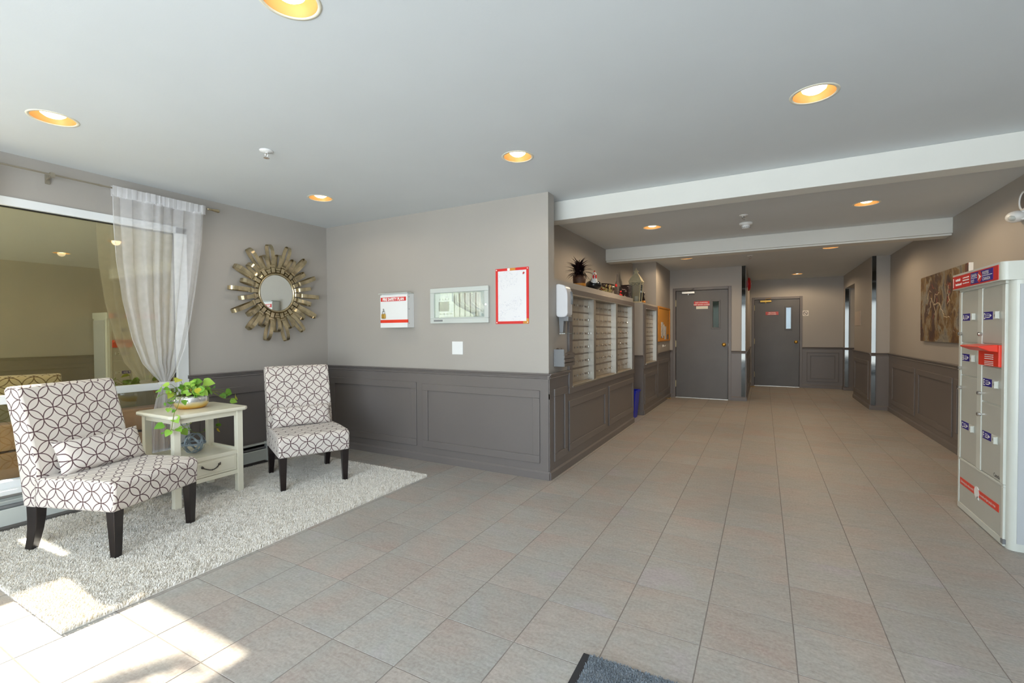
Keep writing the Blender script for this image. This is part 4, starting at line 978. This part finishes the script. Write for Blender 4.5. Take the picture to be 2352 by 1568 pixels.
vz = thing('small_vase', 'small amber hourglass vase beside the ivory lantern', 'vase', (-1.71, 7.56, 1.70))
obj('vase_body', MB().lathe([(.030, 0), (.040, .03), (.034, .07), (.018, .12), (.020, .15), (.036, .185), (.030, .185), (.014, .14), (.0001, .13)], 18), 'darkglaze', vz, smooth=True)
obj('amber_band', MB().lathe([(.0365, .015), (.0412, .03), (.037, .058)], 18), 'cane2', vz, smooth=True)

# ------------------------------------------------------------------ cork board, bin
cb = thing('cork_board', 'framed cork notice board beside the left stairwell door', 'notice board', (XC, 8.69, 1.088), h90)
obj('board', MB().box(-.53, .53, -.012, 0, .02, .59), 'cork', cb); obj('frame', MB().ring(-.55, .55, 0, .61, .03, -.022, 0), 'cane2', cb, bevel=.003)
for (x, z, a, b, mt_) in ((-.30, .06, .20, .28, 'print'), (-.12, .10, .12, .2, 'paper'), (.02, .03, .16, .24, 'print'), (.28, .02, .12, .10, 'darkglaze'), (.30, .40, .2, .11, 'cane2')):
    obj('pinned_sheet', MB().box(x, x+a, -.014, -.0115, z, z+b), mt_, cb)
hk = obj('wall_hook', MB().box(-.02, .02, -.01, 0, -.02, .02).tube([(0, -.01, 0), (0, -.04, -.005), (0, -.045, .015)], .005, 8), 'letter', loc=(XC, 8.62, 1.005), rotz=h90); tag(hk, 'tiny white hook under the cork board', 'hook')
bn = thing('recycling_bin', 'narrow bright blue plastic bin tucked between the two mailbox cabinets', 'bin', (-1.75, 6.80, 0))
mbn = MB()
for z, s, t_ in ((0, .105, .10), (.385, .135, .135)): mbn.v += [(-s, -t_, z), (s, -t_, z), (s, t_, z), (-s, t_, z)]
for z, s, t_ in ((.385, .127, .127), (.01, .098, .093)): mbn.v += [(-s, -t_, z), (s, -t_, z), (s, t_, z), (-s, t_, z)]
mbn.addf([(3, 2, 1, 0), (12, 13, 14, 15)]+[(4*l+a, 4*l+(a+1) % 4, 4*l+4+(a+1) % 4, 4*l+4+a) for l in range(3) for a in range(4)])
obj('bin_body', mbn, 'blue', bn, bevel=.006); obj('bin_rim', MB().box(-.145, -.125, -.145, .145, .375, .405).box(.125, .145, -.145, .145, .375, .405).box(-.125, .125, -.145, -.125, .375, .405).box(-.125, .125, .125, .145, .375, .405), 'blue', bn, bevel=.004)

for nm, loc_, rz, lb_ in (('door_stop', (XC, 8.75, .045), h90, 'small brass door stop on the skirting below the cork board'), ('door_stop', (X1B, 11.4, .045), h90, 'small brass door stop near the far door hinge side')):
    tag(obj(nm, MB().tube([(0, -.02, 0), (0, -.10, .004)], .004, 8).ball((0, -.105, .004), .011, 10, 8), 'brass', loc=loc_, rotz=rz, smooth=True), lb_, 'door stop')

# ------------------------------------------------------------------ corridor fittings
be = thing('fire_alarm_bell', 'red round fire alarm bell high on the hallway side wall', 'alarm bell', (X1B, 9.62, 2.13), h90)
obj('gong', MB().lathe([(.0001, -.075), (.05, -.074), (.11, -.062), (.125, -.035), (.125, -.025), (.115, -.03), (.05, -.03)], 32, axis='y'), 'bellred', be, smooth=True)
obj('bell_base', MB().box(-.05, .05, -.03, 0, -.06, .06), 'bellred', be, bevel=.004); obj('bell_nut', MB().lathe([(.012, -.074), (.012, -.084), (.0001, -.086)], 12, axis='y'), 'chrome', be)
ns = thing('no_smoking_sign', 'small square no smoking sign right of the far door', 'sign', (.81, Y2, 1.655))
obj('plate', MB().box(-.058, .058, -.003, 0, -.058, .058), 'paper', ns)
rg_ = MB().lathe([(.036, -.0045), (.045, -.0045), (.045, -.003), (.036, -.003), (.036, -.0045)], 28, axis='y', cap=False); rg_.prism([(-.030, .024), (-.024, .030), (.030, -.024), (.024, -.030)], -.0045, -.003, 'y')
obj('symbol', rg_, 'ink', ns); obj('cigarette', MB().box(-.024, .024, -.0042, -.003, -.005, .005), 'ink', ns)
ep = obj('access_plate', MB().box(-.27, .27, -.008, 0, -.13, .13), 'plate', loc=(XJ, 10.37, 1.48), rotz=-h90, bevel=.003); tag(ep, 'blank beige plate beside the elevator opening', 'wall plate')
ed = obj('door_3', MB().box(10.78, 11.28, -.02, 0, 0, 2.1).box(11.30, 11.9, -.02, 0, 0, 2.1), 'steel', loc=(2.05, 0, 0), rotz=h90, kind='structure'); ed.rotation_euler = (0, 0, h90); ed.location = (2.028, 0, 0)

# painting
pt = thing('painting', 'unframed abstract canvas in grey, ochre and rust on the right wall', 'painting', (XR, 6.675, 1.509), -h90)
obj('canvas', MB().box(-.757, .757, -.034, -.002, -.383, .383), 'canvas', pt)
obj('canvas_edge', MB().box(.757, .760, -.034, -.001, -.384, .384).box(-.760, -.757, -.034, -.001, -.384, .384), 'letter', pt)
def crack(pts, r):
    mb = MB(); P = []
    for (a, b) in zip(pts, pts[1:]):
        for t in range(5):
            u = t/5; P.append((a[0]+(b[0]-a[0])*u+rl.uniform(-.010, .010), -.0345, a[1]+(b[1]-a[1])*u+rl.uniform(-.012, .012)))
    P.append((pts[-1][0], -.0345, pts[-1][1])); mb.tube(P, r, 5); return mb
cx0 = lambda x, y: (-.757+1.514*(x-120)/815*.98, .383-.766*(y-380)/1060)
for pth, r in (([(350, 760), (400, 850), (440, 860), (500, 840), (540, 930), (590, 1050), (680, 1075)], .007), ([(400, 830), (430, 710), (500, 690)], .006), ([(350, 780), (330, 900), (300, 1000)], .007), ([(390, 860), (430, 950), (430, 1030)], .006), ([(270, 740), (310, 630), (345, 650)], .005), ([(660, 600), (650, 720), (680, 820), (640, 880)], .006)):
    obj('paint_ridge', crack([cx0(x, y) for x, y in pth], r*.55), 'stem2', pt)

# speaker ring and motion sensor high on the right wall
spk = thing('wall_speaker', 'round white ringed speaker at the right photo edge near the ceiling', 'speaker', (XR, 4.935, 2.228), -h90)
obj('speaker_ring', MB().lathe([(.074, -.002), (.074, -.016), (.062, -.018), (.060, -.008)], 28, axis='y', cap=False), 'white', spk, smooth=True); obj('speaker_grille', MB().lathe([(.0001, -.012), (.061, -.010)], 28, axis='y'), 'cane', spk)
ms = thing('security_camera', 'white dome sensor below the round speaker at the right edge', 'camera', (XR, 4.965, 2.118), -h90)
obj('sensor_housing', MB().ball((0, -.045, 0), .055, 18, 12, (1.25, 1.0, .8)), 'white', ms, smooth=True); obj('sensor_base', MB().box(-.05, .05, -.03, 0, -.035, .035), 'white', ms, bevel=.006)
obj('sensor_lens', MB().ball((.03, -.070, -.012), .03, 14, 10, (1, .9, .8)), 'greymetal', ms, smooth=True)

# ------------------------------------------------------------------ parcel locker kiosk (local x = towards the camera, -y into the room)
kk = thing('parcel_locker', 'tall pale parcel locker cabinet with red sign against the right wall', 'locker', (1.213, 4.41, 0), -h90)
KW, KD = .775, .50
body = rounded([(0, .0125), (KW-.0, .012), (KW, KD), (0, KD)], .045, 5)
obj('cabinet_body', MB().prism([(x, y) for x, y in body], .0, 1.56, 'z'), 'kiosk', kk, auto=40)
obj('face_frame', MB().box(.022, .062, 0, .014, .361, 1.517).box(.345, .412, 0, .014, .361, 1.517).box(.692, .732, 0, .014, .361, 1.517).box(.022, .732, .001, .014, 1.518, 1.545).box(.022, .732, .002, .014, .345, .360).box(.022, .732, .002, .014, .005, .045).box(.022, .045, .002, .014, .045, .345).box(.705, .732, .002, .014, .045, .345), 'kiosk', kk, bevel=.003)
fas = rounded([(-.012, -.032), (KW+.005, -.032), (KW+.012, KD), (-.012, KD)], .03, 4)
obj('fascia', MB().prism(fas, 1.535, 1.640, 'z'), 'kiosk', kk, auto=40)
sg = obj('sign_panel', MB().box(.018, .742, -.0345, -.031, 1.541, 1.626), 'red', kk)
lg = MB().box(.345, .675, -.0362, -.0344, 1.549, 1.619)
obj('logo_field', lg, 'navy', sg)
lt_ = merge(text_mb('CANADA', .027, .352, 1.5915, -.0366, 'LEFT', .0005, .80), text_mb('POST', .027, .352, 1.556, -.0366, 'LEFT', .0005, .80), text_mb('POSTES', .027, .530, 1.5915, -.0366, 'LEFT', .0005, .98), text_mb('CANADA', .027, .530, 1.556, -.0366, 'LEFT', .0005, .98), MB().box(.350, .452, -.0366, -.0360, 1.5825, 1.5860), MB().box(.522, .668, -.0366, -.0360, 1.5825, 1.5860))
obj('logo_lettering', lt_, 'letter', sg)
obj('logo_roundel', MB().lathe([(.0001, -.0372), (.034, -.0372), (.034, -.036)], 28, c=(.487, 0, 1.584), axis='y'), 'red', sg)
obj('logo_wing', MB().prism([(.512, 1.584), (.466, 1.606), (.480, 1.588)], -.0378, -.0371, 'y').prism([(.512, 1.584), (.480, 1.588), (.482, 1.580), (.468, 1.563)], -.0379, -.0372, 'y'), 'letter', sg)
def fuzzy(x0, x1, z0, z1, seed):
    """rows of tiny illegible print"""
    q = random.Random(seed); m_ = MB(); x = x0
    while x < x1-.004:
        w_ = min(q.uniform(.006, .011), x1-x); up = q.choice((0, .25, .25)); m_.box(x, x+w_*.8, -.0352, -.0344, z0, z1-(z1-z0)*up); x += w_
    return m_
obj('sign_lettering', merge(MB().box(.028, .037, -.0352, -.0344, 1.550, 1.614), fuzzy(.075, .165, 1.590, 1.606, 1), fuzzy(.075, .185, 1.560, 1.576, 2), fuzzy(.205, .315, 1.600, 1.608, 3), fuzzy(.205, .315, 1.583, 1.591, 4), fuzzy(.205, .315, 1.564, 1.571, 5)), 'letter', sg)
def kdoor(x0, x1, z0, z1, letter, lz, hz):
    d = obj('locker_door', MB().box(x0, x1, .004, .014, z0, z1), 'kdoor', kk, bevel=.003)
    if letter:
        obj('letter_sticker', MB().box(x0+.018, x0+.148, .0025, .0045, hz-.024, hz+.024), 'navy', d)
        ar = MB().prism([(x0+.108, hz+.010), (x0+.132, hz), (x0+.108, hz-.010)], .0014, .0024, 'y')
        ar = merge(ar, text_mb(letter, .050, x0+.036, hz-.018, .0015, bold=.0008), MB().box(x0+.058, x0+.098, .0014, .0024, hz+.009, hz+.012), MB().box(x0+.058, x0+.103, .0014, .0024, hz-.001, hz+.002), MB().box(x0+.058, x0+.103, .0014, .0024, hz-.013, hz-.008))
        obj('sticker_lettering', ar, 'letter', d)
        obj('finger_pull', MB().box(x0+.152, x0+.235, .001, .004, hz-.024, hz+.024).box(x0+.229, x0+.238, -.016, .001, hz-.021, hz+.021), 'kiosk', d, bevel=.002)
        obj('key_hole', MB().lathe([(.008, 0), (.008, -.004), (.0001, -.004)], 12, c=(x0+.19, 0, hz-.002), axis='y'), 'gplastic', d)
    obj('lock', MB().lathe([(.014, .002), (.014, -.012), (.010, -.016), (.0001, -.016)], 16, c=(x0-.012 if x0 > .2 else x0-.004, 0, lz), axis='y'), 'chrome', d)
kdoor(.064, .343, 1.170, 1.512, 'A', 1.227, 1.341); kdoor(.064, .343, .946, 1.162, 'B', .988, 1.066); kdoor(.064, .343, .364, .938, 'C', .852, .600)
kdoor(.414, .690, 1.170, 1.512, 'D', 1.227, 1.341); kdoor(.414, .690, .808, 1.026, 'E', .852, .928); kdoor(.414, .690, .364, .800, 'F', .717, .598)
obj('wordmark', text_mb('Canada', .034, .640, .376, .0032, bold=.0002, sx=.8), 'ink', kk)
ms_ = obj('mail_slot', MB().box(.402, .692, -.012, .006, 1.034, 1.164), 'orangered', kk, bevel=.004)
obj('slot_flap', MB().prism([(-.012, 1.166), (-.095, 1.158), (-.098, 1.150), (-.05, 1.128), (-.012, 1.122)], .392, .686, 'x'), 'orangered', ms_, bevel=.003)
sl = MB()
for k in range(3): sl.box(.50, .62, -.0135, -.0115, 1.100-k*.012, 1.105-k*.012); sl.box(.50, .62, -.0135, -.0115, 1.060-k*.010, 1.064-k*.010)
obj('slot_lettering', sl, 'letter', ms_)
lp_ = obj('lower_panel', MB().box(.046, .704, .006, .013, .046, .344), 'kdoor', kk)
obj('red_strip', MB().box(.064, .670, .004, .0062, .178, .224), 'orangered', lp_)
obj('strip_lettering', merge(text_mb('Delivering the online world', .0225, .190, .194, .0036, bold=.0003, sx=.86), text_mb("Du monde en ligne jusqu'a vous", .0225, .505, .194, .0036, bold=.0003, sx=.86)), 'letter', lp_)
obj('roundel', MB().lathe([(.0001, .0030), (.038, .0030), (.038, .006)], 28, c=(.350, 0, .200), axis='y').prism([(.365, .180), (.385, .158), (.352, .166)], .0030, .006, 'y'), 'letter', lp_)
obj('maker_tag', MB().box(.712, .742, -.001, .013, .020, .046), 'gplastic', kk)
obj('side_panel', MB().box(KW-.003, KW+.0035, .045, KD-.03, .045, 1.51), 'sidepanel', kk)

# ------------------------------------------------------------------ ceiling fittings
for k, (x, y, lab) in enumerate(LIGHTS):
    t = thing('ceiling_light', lab, 'ceiling light', (x, y, H), 0, 'recessed ceiling lights')
    obj('trim_ring', MB().lathe([(.092, .004), (.094, -.003), (.107, -.002), (.108, .0)], 40, cap=False), 'cream', t, smooth=True)
    obj('baffle', MB().lathe([(.0925, .0), (.090, .012), (.074, .075), (.0001, .078)], 40, cap=False), 'can', t, smooth=True)
    obj('lamp_lens', MB().lathe([(.056, .070), (.058, .040), (.052, .022), (.036, .010), (.018, .006), (.0001, .005)], 32), 'bulb', t, smooth=True)
    far = y > 3.8
    l = light('downlight', 'SPOT', (x, y, H-.004), 50 if far else 10, (1, .75, .49) if far else (1, .84, .66), spot_size=R(168), spot_blend=.35, shadow_soft_size=.045)
def sprinkler(x, y, lab):
    t = thing('sprinkler', lab, 'sprinkler', (x, y, H), 0, 'ceiling sprinklers')
    obj('escutcheon', MB().lathe([(.0001, 0), (.042, 0), (.038, -.006), (.012, -.012), (.0001, -.012)], 24), 'white', t, smooth=True)
    obj('frame_arms', MB().tube([(-.010, 0, -.012), (-.014, 0, -.028), (-.004, 0, -.044)], .0025, 6).tube([(.010, 0, -.012), (.014, 0, -.028), (.004, 0, -.044)], .0025, 6).tube([(0, 0, -.01), (0, 0, -.02)], .008, 10), 'chrome', t)
    obj('deflector', MB().lathe([(.0001, -.046), (.018, -.046), (.018, -.048), (.0001, -.048)], 16), 'chrome', t)
sprinkler(-2.826, 1.889, 'chrome sprinkler head on the front ceiling above the left seating area'); sprinkler(-.185, 5.282, 'chrome sprinkler head beside the smoke detector'); sprinkler(-.192, 8.135, 'chrome sprinkler head past the second beam in the hallway')
sdm = thing('smoke_detector', 'white smoke detector on the ceiling between the two beams', 'smoke detector', (-.177, 5.673, H))
obj('detector_base', MB().lathe([(.0001, 0), (.066, 0), (.066, -.012), (.058, -.022), (.0001, -.022)], 28), 'white', sdm, smooth=True)
obj('detector_head', MB().lathe([(.045, -.022), (.040, -.045), (.036, -.058), (.0001, -.060)], 28), 'white', sdm, smooth=True)
vt = MB()
for k in range(14):
    a = 2*PI*k/14; vt.box(.0385*math.cos(a)-.003, .0385*math.cos(a)+.003, .0385*math.sin(a)-.003, .0385*math.sin(a)+.003, -.056, -.047)
obj('vent_slots', vt, 'gplastic', sdm)
